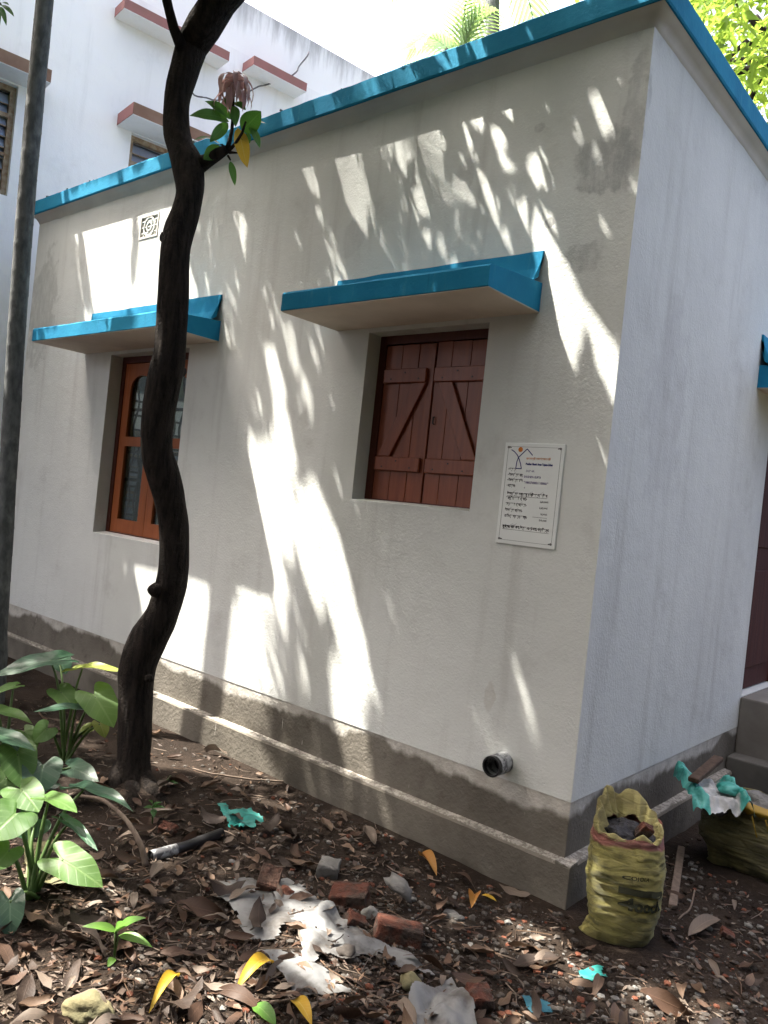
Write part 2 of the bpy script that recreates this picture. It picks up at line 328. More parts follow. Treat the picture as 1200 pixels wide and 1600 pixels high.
M['sack'] = sack_mat('yellow_woven_sack', (0.42, 0.37, 0.11), (0.32, 0.295, 0.10), (0.085, 0.085, 0.04), (0.28, 0.11, 0.085), 0.385)
M['sackrim'] = sack_mat('pale_yellow_sack_rim', (0.40, 0.36, 0.14), (0.32, 0.28, 0.10), (0.20, 0.165, 0.07))
M['sack2'] = sack_mat('dirty_yellow_sack', (0.26, 0.23, 0.10), (0.18, 0.16, 0.07), (0.075, 0.068, 0.034))
M['yfibre'] = sheet_mat('yellow_fibre', (0.336, 0.21, 0.014), (0.238, 0.147, 0.014), 0.6, 0.2)
M['brownwood'] = wood_mat('brown_offcut', (0.05, 0.032, 0.022), (0.09, 0.06, 0.042), 0.9)
M['ink'] = simple('black_print', (0.03, 0.035, 0.02), (0.05, 0.05, 0.03), 9, 0.6)
M['rubble'] = simple('dark_rubble', (0.012, 0.012, 0.015), (0.03, 0.03, 0.034), 20, 0.7, 0.8, 30, 0.02)
M['pvcblack'] = simple('black_pipe', (0.010, 0.010, 0.012), (0.02, 0.02, 0.022), 10, 0.35)
M['pvcgrey'] = simple('grey_paint_smear', (0.34, 0.35, 0.35), (0.08, 0.08, 0.085), 26, 0.6, lo=0.45, hi=0.6)
M['board'] = simple('white_enamel_board', (0.74, 0.77, 0.75), (0.68, 0.71, 0.69), 2, 0.35)
def flat(name, c, r=0.6): return simple(name, c, c, 3, r, 0.0)
M['txtblack'] = flat('sign_black', (0.012, 0.012, 0.016)); M['txtblue'] = flat('sign_blue', (0.02, 0.025, 0.15)); M['txtorange'] = flat('sign_orange', (0.55, 0.17, 0.02)); M['txtviolet'] = flat('sign_violet', (0.06, 0.03, 0.18)); M['screw'] = simple('screw_steel', (0.12, 0.12, 0.12), (0.2, 0.2, 0.2), 30, 0.4)
M['wire'] = flat('grey_cable', (0.12, 0.12, 0.13))
M['landing'] = simple('smooth_cement', (0.21, 0.196, 0.175), (0.154, 0.14, 0.1225), 4, 0.85, 0.3, 40, coord='pos')
M['stepdark'] = simple('damp_cement_step', (0.12, 0.114, 0.102), (0.078, 0.075, 0.069), 5, 0.85, 0.3, 40, coord='pos')  # cement in a darker tone than the landing

def torn_mat():
    t = NT('teal_edged_sacking'); uv = t.n('TexCoord').outputs['UV']; s = t.n('SeparateXYZ', {0: uv}); v = t.obj()
    u = t.math('ADD', s.outputs[0], t.math('MULTIPLY', t.math('SUBTRACT', t.noise(v, 9, 3), 0.5), 0.16))
    f = t.math('MAXIMUM', t.ramp(u, 0.27, 0.25), t.ramp(u, 0.80, 0.83))
    c = t.mix(f, t.mix(t.ramp(t.noise(v, 11, 5), 0.4, 0.7), (0.42, 0.43, 0.43), (0.28, 0.28, 0.27)), t.mix(t.ramp(t.noise(v, 16, 4), 0.4, 0.65), (0.02, 0.22, 0.18), (0.08, 0.36, 0.31)))
    return t.done(t.principled(c, 0.5, t.bump(t.noise(v, 40, 4), 0.3, 0.005)))
M['torn'] = torn_mat()

# ------------------------------------------------------------------ ground
def gz(x, y):
    v = Vector((x, y, 0))
    h = 0.022 * noise.noise(v * 1.7) + 0.014 * noise.noise(v * 5.3 + Vector((3, 1, 0))) + 0.007 * noise.noise(v * 13.0)
    d2 = (x + 2.01) ** 2 + (y + 0.76) ** 2
    h += 0.05 * math.exp(-d2 / 0.12)
    w = min(1.0, max(0.0, (-y - 0.05) / 0.35)) if x < 0.06 and y < 0.1 else (min(1.0, max(0.0, (x - 0.06) / 0.35)) if y > -0.1 else 1.0)
    return h * (0.35 + 0.65 * w) - 0.004 * (1 - w)
def ground():
    def axis(lo, hi, step):
        a = list(np.arange(lo, hi + 1e-6, step)); o = []; s = step; x = lo
        while x > -160: s *= 1.5; x -= s; o.append(x)
        a = o[::-1] + a; x = hi; s = step
        while x < 160: s *= 1.5; x += s; a.append(x)
        return a
    xs = axis(-6.2, 2.6, 0.045); ys = axis(-3.4, 2.2, 0.045)
    vs = [(x, y, gz(x, y) if abs(x) < 12 and abs(y) < 12 else 0.0) for y in ys for x in xs]; n = len(xs)
    fs = [(j * n + i, j * n + i + 1, (j + 1) * n + i + 1, (j + 1) * n + i) for j in range(len(ys) - 1) for i in range(n - 1)]
    me = bpy.data.meshes.new('ground'); me.from_pydata(vs, [], fs); me.update()
    tag(link('ground', me, M['soil'], smooth=True), kind='structure')
ground()

# ------------------------------------------------------------------ house
house = empty('house', (-2.7, 2.3, 0)); tag(house, 'small single storey white house with blue roof band and blue window canopies', 'house')
def hp(mb, name, mat, parent=None, smooth=False):
    """a part built in world coordinates, re-centred under the house"""
    o = mb.build(name, mat, parent or house, smooth)
    if parent is None: o.matrix_parent_inverse = Matrix.Translation((2.7, -2.3, 0))
    return o
def holed_panel(fn, a0, a1, z0, z1, holes, t):
    """fn(a, d, z) -> xyz; d = depth behind the outer face; holes = [(a0,a1,z0,z1)]"""
    mb = MB(); As = sorted({a0, a1, *[h[0] for h in holes], *[h[1] for h in holes]}); Zs = sorted({z0, z1, *[h[2] for h in holes], *[h[3] for h in holes]})
    solid = {}
    for i in range(len(As) - 1):
        for j in range(len(Zs) - 1):
            am = (As[i] + As[i + 1]) / 2; zm = (Zs[j] + Zs[j + 1]) / 2
            solid[i, j] = not any(h[0] < am < h[1] and h[2] < zm < h[3] for h in holes)
    def quad(*p): mb.add([fn(*q) for q in p], [(0, 1, 2, 3)])
    for (i, j), s in solid.items():
        if not s: continue
        a, b, c, d = As[i], As[i + 1], Zs[j], Zs[j + 1]
        quad((a, 0, c), (b, 0, c), (b, 0, d), (a, 0, d)); quad((a, t, c), (a, t, d), (b, t, d), (b, t, c))
        if not solid.get((i - 1, j)): quad((a, 0, c), (a, 0, d), (a, t, d), (a, t, c))
        if not solid.get((i + 1, j)): quad((b, 0, c), (b, t, c), (b, t, d), (b, 0, d))
        if not solid.get((i, j - 1)): quad((a, 0, c), (a, t, c), (b, t, c), (b, 0, c))
        if not solid.get((i, j + 1)): quad((a, 0, d), (b, 0, d), (b, t, d), (a, t, d))
    return mb
XL, YB, ZS, ZB, ZT = -5.40, 4.6, 0.41, 3.716, 3.838
W1 = (-4.01, -3.03, 1.14, 2.47); W2 = (-1.425, -0.663, 1.575, 2.47); VENT = (-3.795, -3.56, 3.295, 3.465); DOOR = (2.27, 3.15, 0.60, 2.47)
TH = 0.24
hp(holed_panel(lambda a, d, z: (a, d, z), XL, 0, ZS, ZB + 0.05, [W1, W2, VENT], TH), 'front_wall', M['wall'])
hp(holed_panel(lambda a, d, z: (-d, a, z), TH, YB, ZS, ZB + 0.05, [DOOR], TH), 'side_wall', M['wall'])
hp(holed_panel(lambda a, d, z: (XL + d, a, z), TH, YB, ZS, ZB + 0.05, [(0.7, 1.75, 1.15, 2.4)], TH), 'end_wall', M['wall'])
b = MB(); b.box(XL + TH, -TH, YB - TH, YB, ZS, ZB + 0.05); hp(b, 'back_wall', M['wall'])
b = MB(); b.box(XL + TH, -TH, TH, YB - TH, 0.0, 0.6); hp(b, 'floor', M['landing'])
# plinth with the ragged whitewash edge, and the ledge in front of it
b = MB(); b.box(XL + 0.002, -0.003, 0.003, YB - 0.01, -0.15, ZS); hp(b, 'plinth', M['plinth'])
b = MB()
def ledge_run(b, p0, p1, nrm, n, e=0.05, zt=0.172):
    p0 = Vector(p0); p1 = Vector(p1); nrm = Vector(nrm); rows = []
    for i in range(n + 1):
        p = p0.lerp(p1, i / n); j = 0.006 * noise.noise(p * 4.0) + 0.003 * noise.noise(p * 15)
        rows.append([p + nrm * (e + j) + Vector((0, 0, -0.15)), p + nrm * (e + j) + Vector((0, 0, zt - 0.012 + j)), p + nrm * (e - 0.012 + j) + Vector((0, 0, zt + j)), p + nrm * (-0.02) + Vector((0, 0, zt + 0.006))])
    vs = [v for r in rows for v in r]
    b.add(vs, [(i * 4 + k, (i + 1) * 4 + k, (i + 1) * 4 + k + 1, i * 4 + k + 1) for i in range(n) for k in range(3)] + [(0, 1, 2, 3), (n * 4 + 3, n * 4 + 2, n * 4 + 1, n * 4)])
ledge_run(b, (XL - 0.05, 0, 0), (0.05, 0, 0), (0, -1, 0), 110)
ledge_run(b, (0, -0.05, 0), (0, 2.08, 0), (1, 0, 0), 44)
hp(b, 'plinth_ledge', M['ledge'])
# cornice, blue roof band with a crumbly upper edge, roof slab
def ring_run(b, prof, x0, y0, x1, y1, n, rough):
    """prof = [(out, z)], swept along a rectangle"""
    loop = []
    for (ax, ay, bx, by, m) in ((x0, y0, x1, y0, n), (x1, y0, x1, y1, n), (x1, y1, x0, y1, 6), (x0, y1, x0, y0, n)):
        for i in range(m): loop.append((ax + (bx - ax) * i / m, ay + (by - ay) * i / m))
    cx, cy = (x0 + x1) / 2, (y0 + y1) / 2; vs = []
    for (x, y) in loop:
        for k, (o, z) in enumerate(prof):
            ex = o * (1 if x >= x1 - 1e-6 else (-1 if x <= x0 + 1e-6 else 0)); ey = o * (1 if y >= y1 - 1e-6 else (-1 if y <= y0 + 1e-6 else 0))
            dz = rough[k] * (noise.noise(Vector((x * 2.0, y * 2.0, k))) + 0.6 * noise.noise(Vector((x * 11, y * 11, k + 5))))
            vs.append((x + ex, y + ey, z + dz))
    m = len(prof); L = len(loop)
    b.add(vs, [(i * m + k, ((i + 1) % L) * m + k, ((i + 1) % L) * m + k + 1, i * m + k + 1) for i in range(L) for k in range(m - 1)])
b = MB(); ring_run(b, [(-0.05, 3.63), (0.002, 3.655), (0.008, 3.675), (0.025, 3.70), (0.056, ZB - 0.003), (0.056, ZB + 0.03)], XL, 0, 0, YB, 60, [0.004, 0.006, 0.006, 0.003, 0, 0]); hp(b, 'cornice', M['cornice'], smooth=True)
b = MB(); ring_run(b, [(0.0, ZB), (0.064, ZB), (0.068, ZB + 0.01), (0.066, ZT - 0.01), (0.056, ZT), (-0.16, ZT + 0.004), (-0.16, ZT - 0.08)], XL, 0, 0, YB, 130, [0, 0.002, 0.003, 0.006, 0.008, 0.008, 0]); hp(b, 'roof_band', M['blue'])
b = MB(); b.box(XL + 0.05, -0.05, 0.05, YB - 0.05, ZB - 0.1, ZT - 0.05); hp(b, 'roof_slab', M['stepdark'])
for k in range(34):                                                              # crumbs of mortar left along the top of the band
    x = rng.uniform(XL, -0.1); s = rng.uniform(0.004, 0.012); b = MB(); b.box(-s * 2, s * 2, -s, s, -s, s, Matrix.Translation((x, -0.02 + rng.uniform(-0.03, 0.04), ZT + 0.004)) @ Matrix.Rotation(rng.uniform(0, 3), 4, (0.3, 0.4, 1)))
    hp(b, 'mortar_crumb', M['concrete'])

# canopies: sloped slab, blue edge, cement upstand on the wall
def canopy(fn, a0, a1, out, z0, zf, zu, u0, u1, name='window_canopy', label=None):
    """fn(a, o, z): a along the wall, o outwards"""
    n = 26; soff = MB(); blue = MB(); up = MB()
    top = []; bot = []
    for i in range(n + 1):
        a = a0 + (a1 - a0) * i / n; j = lambda s: 0.004 * noise.noise(Vector((a * 5, s, z0)))
        top.append((fn(a, 0.0, zf + 0.035), fn(a, out * 0.5, zf + 0.018 + j(1)), fn(a, out - 0.008, zf + j(2)), fn(a, out, zf - 0.010 + j(3)), fn(a, out + j(4), z0 + 0.003), fn(a, out - 0.006, z0)))
    vs = [v for r in top for v in r]; m = 6
    fs = [(i * m + k, (i + 1) * m + k, (i + 1) * m + k + 1, i * m + k + 1) for i in range(n) for k in range(m - 1)]
    e0 = len(vs); vs += [fn(a0, 0, z0), fn(a1, 0, z0)]
    fs += [(0, 1, 2, 3, 4, 5, e0), tuple(n * m + k for k in (5, 4, 3, 2, 1, 0)) + (e0 + 1,)]
    blue.add(vs, fs); o = hp(blue, name, M['blue']);
    if label: o['label'] = label
    soff.add([fn(a0 + 0.002, 0, z0 - 0.004), fn(a1 - 0.002, 0, z0 - 0.004), fn(a1 - 0.002, out - 0.006, z0 - 0.004), fn(a0 + 0.002, out - 0.006, z0 - 0.004), fn(a0, 0, z0 + 0.01), fn(a1, 0, z0 + 0.01), fn(a1 - 0.002, out - 0.006, z0 + 0.002), fn(a0 + 0.002, out - 0.006, z0 + 0.002)],
             [(0, 1, 2, 3), (0, 3, 7, 4), (1, 5, 6, 2), (3, 2, 6, 7)])
    s = hp(soff, 'soffit', M['soffit'], o)
    vs = []; n2 = 20
    for i in range(n2 + 1):
        a = u0 + (u1 - u0) * i / n2; q = 0.006 * noise.noise(Vector((a * 6, 2, z0)))
        vs += [fn(a, -0.01, zu + q), fn(a, 0.012, zu - 0.004 + q), fn(a, 0.016, zf + 0.10), fn(a, 0.03, zf + 0.055), fn(a, 0.075, zf + 0.026)]
    fs = [(i * 5 + k, (i + 1) * 5 + k, (i + 1) * 5 + k + 1, i * 5 + k + 1) for i in range(n2) for k in range(4)] + [(4, 3, 2, 1, 0), tuple(n2 * 5 + k for k in range(5))]
    up.add(vs, fs); hp(up, 'upstand', M['blue'], o)
front = lambda a, o, z: (a, -o, z)
sidef = lambda a, o, z: (o, a, z)
canopy(front, -4.40, -2.722, 0.42, 2.497, 2.592, 2.80, -4.33, -2.735)
canopy(front, -1.665, -0.402, 0.42, 2.497, 2.592, 2.775, -1.69, -0.408)
canopy(sidef, 1.90, 3.5, 0.5, 2.50, 2.60, 2.82, 1.885, 3.5, 'door_canopy')

# window with plank shutters
def frame_part(name, x0, x1, z0, z1, y0, y1, w, mat):
    b = MB(); b.box(x0, x0 + w, y0, y1, z0, z1); b.box(x1 - w, x1, y0, y1, z0, z1); b.box(x0 + w, x1 - w, y0, y1, z1 - w, z1); b.box(x0 + w, x1 - w, y0, y1, z0, z0 + w * 0.45)
    o = hp(b, name, mat); return o
def child(o, name, mb, mat, bev=0.0, smooth=False):
    c = mb.build(name, mat, o, smooth)
    if bev: bevel(c, bev, 1)
    return c
x0, x1, z0, z1 = W2
win2 = frame_part('shuttered_window', x0, x1, z0, z1, 0.10, 0.17, 0.045, M['frame_dark']); win2['label'] = 'closed red brown plank shutters under the blue canopy'
xa, xb = x0 + 0.047, x1 - 0.047; zc0, zc1 = z0 + 0.018, z1 - 0.05; xm = (xa + xb) / 2 + 0.005
for li, (l0, l1) in enumerate(((xa, xm - 0.003), (xm + 0.003, xb))):
    n = 3; wds = [0.34, 0.34, 0.32] if li == 0 else [0.3, 0.36, 0.34]; x = l0
    for k in range(n):
        wd = (l1 - l0) * wds[k]; b = MB(); dy = rng.uniform(-0.0025, 0.0025)
        b.box(x + 0.0012, x + wd - 0.0012, 0.105 + dy, 0.128 + dy, zc0, zc1 + rng.uniform(-0.003, 0.003)); child(win2, 'shutter_plank', b, M['shutter'], 0.0022); x += wd
    zt, zb = zc0 + 0.62, zc0 + 0.155
    for z, cut in ((zt, 0.035), (zb, 0.02)):
        b = MB(); u0, u1 = l0 + 0.012, l1 - cut
        if li: u0, u1 = l0 + 0.01, l1 - 0.004
        b.box(u0, u1, 0.083, 0.103, z, z + 0.075); child(win2, 'batten', b, M['shutter'], 0.004)
    b = MB()
    if li == 0: p, q = (l1 - 0.075, zt), (l0 + 0.065, zb + 0.075)
    else: p, q = (l0 + 0.085, zt), (l1 - 0.05, zb + 0.075)
    d = Vector((q[0] - p[0], 0, q[1] - p[1])).normalized(); w = 0.085
    vs = []
    for y in (0.086, 0.103):                                                     # board whose ends are cut level against the battens
        for (c, s) in ((p, -1), (p, 1), (q, 1), (q, -1)): vs.append((c[0] + s * w / 2, y, c[1] - 0.001 if c is p else c[1] + 0.001))
    b.add(vs, [(0, 1, 2, 3), (7, 6, 5, 4), (0, 4, 5, 1), (1, 5, 6, 2), (2, 6, 7, 3), (3, 7, 4, 0)]); child(win2, 'brace', b, M['shutter'], 0.003)
    for z in (zt, zb):
        for k in range(3):
            b = MB(); nx = l0 + (l1 - l0) * (0.2 + 0.28 * k); nz = z + 0.02 + 0.033 * (k % 2); b.tube([(nx, 0.081, nz), (nx, 0.085, nz)], 0.0045, 6); child(win2, 'nail', b, M['iron'])
b = MB(); b.tube([(xm + 0.03, 0.104, 2.0), (xm + 0.03, 0.094, 2.0), (xm + 0.03, 0.094, 2.035), (xm + 0.03, 0.104, 2.035)], 0.004, 6); child(win2, 'pull_handle', b, M['iron'])

# glazed casement window with an ornamental grille
x0, x1, z0, z1 = W1
win1 = frame_part('glazed_window', x0, x1, z0, z1, 0.10, 0.18, 0.045, M['frame_dark']); win1['label'] = 'orange brown casement window with glass panes and black grille behind'
xa, xb = x0 + 0.047, x1 - 0.047; xm = (xa + xb) / 2; zc0, zc1 = z0 + 0.022, z1 - 0.05; mid = z0 + 0.70
def arch_poly(x0, x1, z0, z1, outer):
    """casement leaf with an arched upper light and a straight lower one, as one mesh"""
    mb = MB(); st = 0.075; ox0, ox1, oz0, oz1 = outer; y0, y1 = 0.108, 0.14
    mb.box(ox0, x0, y0, y1, oz0, oz1); mb.box(x1, ox1, y0, y1, oz0, oz1)
    mb.box(x0, x1, y0, y1, oz0, z0); mb.box(x0, x1, y0, y1, mid - 0.035, mid + 0.035)
    n = 14; cx = (x0 + x1) / 2; rx = (x1 - x0) / 2; rz = 0.10; zs = z1 - rz
    for i in range(n):
        t0 = math.pi - math.pi * i / n; t1 = math.pi - math.pi * (i + 1) / n
        a = (cx + rx * math.cos(t0), zs + rz * math.sin(t0)); c = (cx + rx * math.cos(t1), zs + rz * math.sin(t1))
        vs = [(a[0], y0, a[1]), (c[0], y0, c[1]), (c[0], y0, oz1), (a[0], y0, oz1), (a[0], y1, a[1]), (c[0], y1, c[1]), (c[0], y1, oz1), (a[0], y1, oz1)]
        mb.add(vs, [(0, 1, 2, 3), (7, 6, 5, 4), (0, 4, 5, 1), (3, 2, 6, 7)])
    return mb
for (l0, l1) in ((xa, xm - 0.003), (xm + 0.003, xb)):
    gx0, gx1 = l0 + 0.085, l1 - 0.085
    child(win1, 'casement', arch_poly(gx0, gx1, zc0 + 0.10, zc1 - 0.09, (l0, l1, zc0, zc1)), M['casement'])
    for (a, c) in ((zc0 + 0.095, mid - 0.03), (mid + 0.03, zc1 - 0.085)):
        b = MB(); b.box(gx0 - 0.004, gx1 + 0.004, 0.122, 0.126, a, c); child(win1, 'pane', b, M['glass'])
yg = 0.20
for k in range(9):                                                                # wavy uprights of the grille
    x = xa + (xb - xa) * (k + 0.5) / 9; s = 1 if k % 2 else -1
    pts = [(x + s * 0.022 * math.sin((z - z0) * 2 * math.pi / 0.36), yg, z) for z in np.arange(z0 + 0.005, z1 - 0.004, 0.03)]
    b = MB(); b.tube(pts, 0.0075, 6); child(win1, 'grille_bar', b, M['iron'])
for z in (z0 + 0.1, z0 + 0.42, z0 + 0.63, z0 + 0.95, z1 - 0.12):
    b = MB(); b.box(x0, x1, yg - 0.004, yg + 0.004, z - 0.011, z + 0.011); child(win1, 'grille_rail', b, M['iron'])
# iron bars in the opening of the end wall, seen through the room
for k in range(9):
    z = 1.22 + k * 0.135; b = MB(); b.box(XL + 0.1, XL + 0.115, 0.70, 1.75, z, z + 0.02); hp(b, 'window_bar', M['iron'])
for k in range(4):
    y = 0.9 + k * 0.22; b = MB(); b.box(XL + 0.116, XL + 0.13, y, y + 0.03, 1.15, 2.4); hp(b, 'window_bar', M['iron'])
# sills: the sloped plaster at the foot of each opening
for w in (W1, W2):
    b = MB(); b.add([(w[0], -0.002, w[2] - 0.012), (w[1], -0.002, w[2] - 0.012), (w[1], -0.002, w[2] + 0.002), (w[0], -0.002, w[2] + 0.002), (w[1], 0.099, w[2] + 0.014), (w[0], 0.099, w[2] + 0.014)], [(0, 1, 2, 3), (3, 2, 4, 5)]); hp(b, 'window_sill', M['wall'])
# ventilator block
x0, x1, z0, z1 = VENT; vent = MB(); w = 0.014
for (a, c, d, e) in ((x0, x1, z0, z0 + w), (x0, x1, z1 - w, z1), (x0, x0 + w, z0 + w, z1 - w), (x1 - w, x1, z0 + w, z1 - w)): vent.box(a, c, -0.004, 0.05, d, e)
vo = hp(vent, 'ventilator', M['cornice']); vo['label'] = 'pierced cement ventilator block with circle pattern'
for k in range(1, 5):
    x = x0 + (x1 - x0) * k / 5; b = MB(); b.box(x - 0.005, x + 0.005, 0.003, 0.04, z0 + w, z1 - w); child(vo, 'vent_bar', b, M['wall'])
for k in range(1, 4):
    z = z0 + (z1 - z0) * k / 4; b = MB(); b.box(x0 + w, x1 - w, 0.001, 0.038, z - 0.004, z + 0.004); child(vo, 'vent_bar', b, M['wall'])
cx, cz = (x0 + x1) / 2, (z0 + z1) / 2; b = MB(); n = 28
for r in (0.066, 0.03):
    for i in range(n):
        t0, t1 = 2 * math.pi * i / n, 2 * math.pi * (i + 1) / n
        b.add([(cx + q * math.cos(t), y, cz + q * math.sin(t)) for y in (-0.002, 0.03) for (q, t) in ((r - 0.006, t0), (r + 0.006, t0), (r + 0.006, t1), (r - 0.006, t1))], [(0, 1, 2, 3), (0, 3, 7, 4), (1, 5, 6, 2)])
child(vo, 'vent_ring', b, M['wall'])
# drain pipe stub
def ring_tube(mb, c, d, r0, r1, L, n=24):
    d = Vector(d).normalized(); a = d.cross(Vector((0, 0, 1))).normalized(); u = a.cross(d); c = Vector(c); vs = []
    for (q, l) in ((r1, 0), (r1, L), (r0, L), (r0, 0.0)):
        vs += [c + d * l + (a * math.cos(2 * math.pi * k / n) + u * math.sin(2 * math.pi * k / n)) * q for k in range(n)]
    mb.add(vs, [(i * n + k, i * n + (k + 1) % n, (i + 1) * n + (k + 1) % n, (i + 1) * n + k) for i in range(3) for k in range(n)])
pd = (0.0, -1, -0.03); pc = Vector((-0.335, 0.02, 0.485))
b = MB(); ring_tube(b, pc, pd, 0.042, 0.046, 0.105); dp = hp(b, 'drain_pipe', M['pvcgrey'], smooth=False); dp['label'] = 'stub of drain pipe with black mouth sticking out of wall'
b = MB(); ring_tube(b, pc + Vector(pd) * 0.1065, pd, 0.038, 0.0455, 0.02); child(dp, 'mouth_ring', b, M['pvcblack'])
b = MB(); b.tube([pc + Vector(pd) * 0.03, pc + Vector(pd) * 0.034], 0.0415, 20); child(dp, 'pipe_inside', b, M['hole'])
# door, landing, step
y0, y1, z0, z1 = DOOR
b = MB()
for (a, c, d, e) in ((y0, y0 + 0.06, z0, z1), (y1 - 0.06, y1, z0, z1), (y0 + 0.06, y1 - 0.06, z1 - 0.06, z1)): b.box(-0.12, -0.03, a, c, d, e)
dr = hp(b, 'door', M['door']); dr['label'] = 'maroon wooden door above the cement landing'
b = MB(); b.box(-0.10, -0.06, y0 + 0.062, y1 - 0.062, z0 + 0.01, z1 - 0.062); child(dr, 'door_leaf', b, M['door'])
for (za, zb) in ((z0 + 0.15, z0 + 0.8), (z0 + 0.95, z1 - 0.2)):
    b = MB(); b.box(-0.06, -0.048, y0 + 0.17, y1 - 0.17, za, zb); child(dr, 'door_panel', b, M['door'], 0.006)
b = MB(); b.box(0.001, 0.80, 2.245, 3.7, -0.1, 0.60); bevel(hp(b, 'landing', M['landing']), 0.012)
b = MB(); b.box(0.002, 1.25, 2.085, 2.243, -0.1, 0.252); bevel(hp(b, 'step', M['stepdark']), 0.01)
b = MB(); b.box(0.802, 1.25, 2.2432, 3.7, -0.1, 0.252); bevel(hp(b, 'step', M['stepdark']), 0.01)

# ------------------------------------------------------------------ sign on the wall
sign = empty('signboard', (-0.348, -0.001, 1.4475)); tag(sign, 'white rectangular notice board with printed housing scheme details on white wall', 'sign')
SW, SH = 0.302, 0.458
b = MB(); b.box(-SW / 2, SW / 2, -0.007, 0, 0, SH); bevel(b.build('board', M['board'], sign), 0.0015, 1)
b = MB(); e = 0.017; t = 0.0011
for (a, c, d, f) in ((-SW / 2 + e, SW / 2 - e, e, e + t), (-SW / 2 + e, SW / 2 - e, SH - e - t, SH - e), (-SW / 2 + e, -SW / 2 + e + t, e + t, SH - e - t), (SW / 2 - e - t, SW / 2 - e, e + t, SH - e - t)): b.box(a, c, -0.0076, -0.0071, d, f)
b.build('border', M['txtblack'], sign)
for sx in (-1, 1):
    for zz in (0.021, SH - 0.021):
        b = MB(); b.tube([(sx * (SW / 2 - 0.02), -0.007, zz), (sx * (SW / 2 - 0.02), -0.0105, zz)], 0.0055, 10); b.build('screw', M['screw'], sign)
        b = MB(); b.bar((sx * (SW / 2 - 0.016), -0.0074, zz + 0.002), (sx * (SW / 2 - 0.034), -0.0074, zz - 0.001), 0.0006, 0.004, (0, 0, 1)); b.build('corner_mark', M['txtblack'], sign)
def text(body, x, z, size, mat, parent, width=None, bold=0.0, align='LEFT', name='lettering'):
    c = bpy.data.curves.new('t', 'FONT'); c.body = body; c.size = size; c.offset = bold; c.align_x = align; c.resolution_u = 2
    o = bpy.data.objects.new('t', c); COL.objects.link(o)
    bpy.context.view_layer.update(); me = bpy.data.meshes.new_from_object(o.evaluated_get(bpy.context.evaluated_depsgraph_get()))
    bpy.data.objects.remove(o)
    n = len(me.vertices); co = np.zeros(n * 3, np.float32); me.vertices.foreach_get('co', co); co = co.reshape(-1, 3)
    if n == 0: return None
    w = co[:, 0].max() - co[:, 0].min(); k = (width / w) if width else 1.0
    x_0 = co[:, 0].min() if align == 'LEFT' else co[:, 0].max()
    out = np.stack([(co[:, 0] - x_0) * k + x, np.full(n, -0.0075), co[:, 1] + z], 1)
    me.vertices.foreach_set('co', out.astype(np.float32).ravel()); me.materials.clear(); me.update(); me.name = name
    return link(name, me, mat, parent)
L = -SW / 2
text('প্রধানমন্ত্রী আবাস যোজনা-শহরী', L + 0.116, 0.385, 0.0125, M['txtorange'], sign, 0.122, 0.0002)
text('Pradhan Mantri Awas Yojana-Urban', L + 0.116, 0.3605, 0.013, M['txtblue'], sign, 0.135, 0.0009)
lines = [('• অর্থবর্ষ:', 0.333, 0.04), ('• উপভোক্তার নাম:', 0.308, 0.078), ('• উপভোক্তা কোড:', 0.284, 0.08), ('• ওয়ার্ড নং:', 0.259, 0.044)]
for s, z, w in lines: text(s, L + 0.030, z, 0.0155, M['txtblack'], sign, w, 0.0008)
text('DLP 4A', L + 0.122, 0.329, 0.0135, M['txtviolet'], sign, 0.042)
text('SHUSHEPA GUPTA', L + 0.114, 0.303, 0.013, M['txtviolet'], sign, 0.086, 0.0003)
text('"198027000011100061"', L + 0.116, 0.277, 0.0145, M['txtviolet'], sign, 0.122, 0.0003)
text('6', L + 0.12, 0.255, 0.011, M['txtviolet'], sign)
text('উপভোক্তার জন্য অনুমোদিত অর্থের বিবরণ', L + 0.036, 0.222, 0.0165, M['txtblack'], sign, 0.205, 0.001)
b = MB(); b.box(L + 0.036, L + 0.241, -0.0076, -0.0071, 0.2165, 0.2178); b.build('rule', M['txtblack'], sign)
for s, v, z, w in (('কেন্দ্রীয় সরকার প্রদেয়:-', '১,৫০,০০০/-', 0.203, 0.112), ('রাজ্য সরকার প্রদেয় অর্থ:-', '১,৯৩,০০০/-', 0.176, 0.108), ('উপভোক্তার দেয় অংশ:-', '২৫,০০০/-', 0.149, 0.090), ('মোট প্রকল্প ব্যয় বরাদ্দ:-', '৩,৬৮,০০০/', 0.122, 0.118)):
    text(s, L + 0.034, z, 0.015, M['txtblack'], sign, w, 0.0008); text(v, L + 0.250, z - 0.006, 0.0135, M['txtblack'], sign, 0.034 + 0.004 * (len(v) - 8), 0.0004, 'RIGHT')
b = MB(); b.box(L + 0.178, L + 0.25, -0.0076, -0.0071, 0.131, 0.1322); b.build('rule', M['txtblack'], sign)
text('রূপায়ণে: পৌরসভা, উত্তর ২৪ পরগনা, পশ্চিমবঙ্গ', L + 0.030, 0.074, 0.0155, M['txtblack'], sign, 0.236, 0.001)
b = MB(); b.box(L + 0.030, L + 0.266, -0.0076, -0.0071, 0.0655, 0.0668); b.build('rule', M['txtblack'], sign)
b = MB()
def stroke(pts, w=0.0042):
    for p, q in zip(pts[:-1], pts[1:]): b.bar((p[0], -0.0074, p[1]), (q[0], -0.0074, q[1]), w, 0.0007, (0, 1, 0))
bx = L + 0.03; stroke([(bx + 0.005, 0.426), (bx + 0.022, 0.417), (bx + 0.038, 0.403), (bx + 0.050, 0.384), (bx + 0.060, 0.362), (bx + 0.066, 0.342)]); stroke([(bx + 0.116, 0.404), (bx + 0.086, 0.432), (bx + 0.045, 0.392), (bx + 0.039, 0.372), (bx + 0.037, 0.342), (bx + 0.067, 0.342)])
b.build('emblem_outline', M['txtblue'], sign)
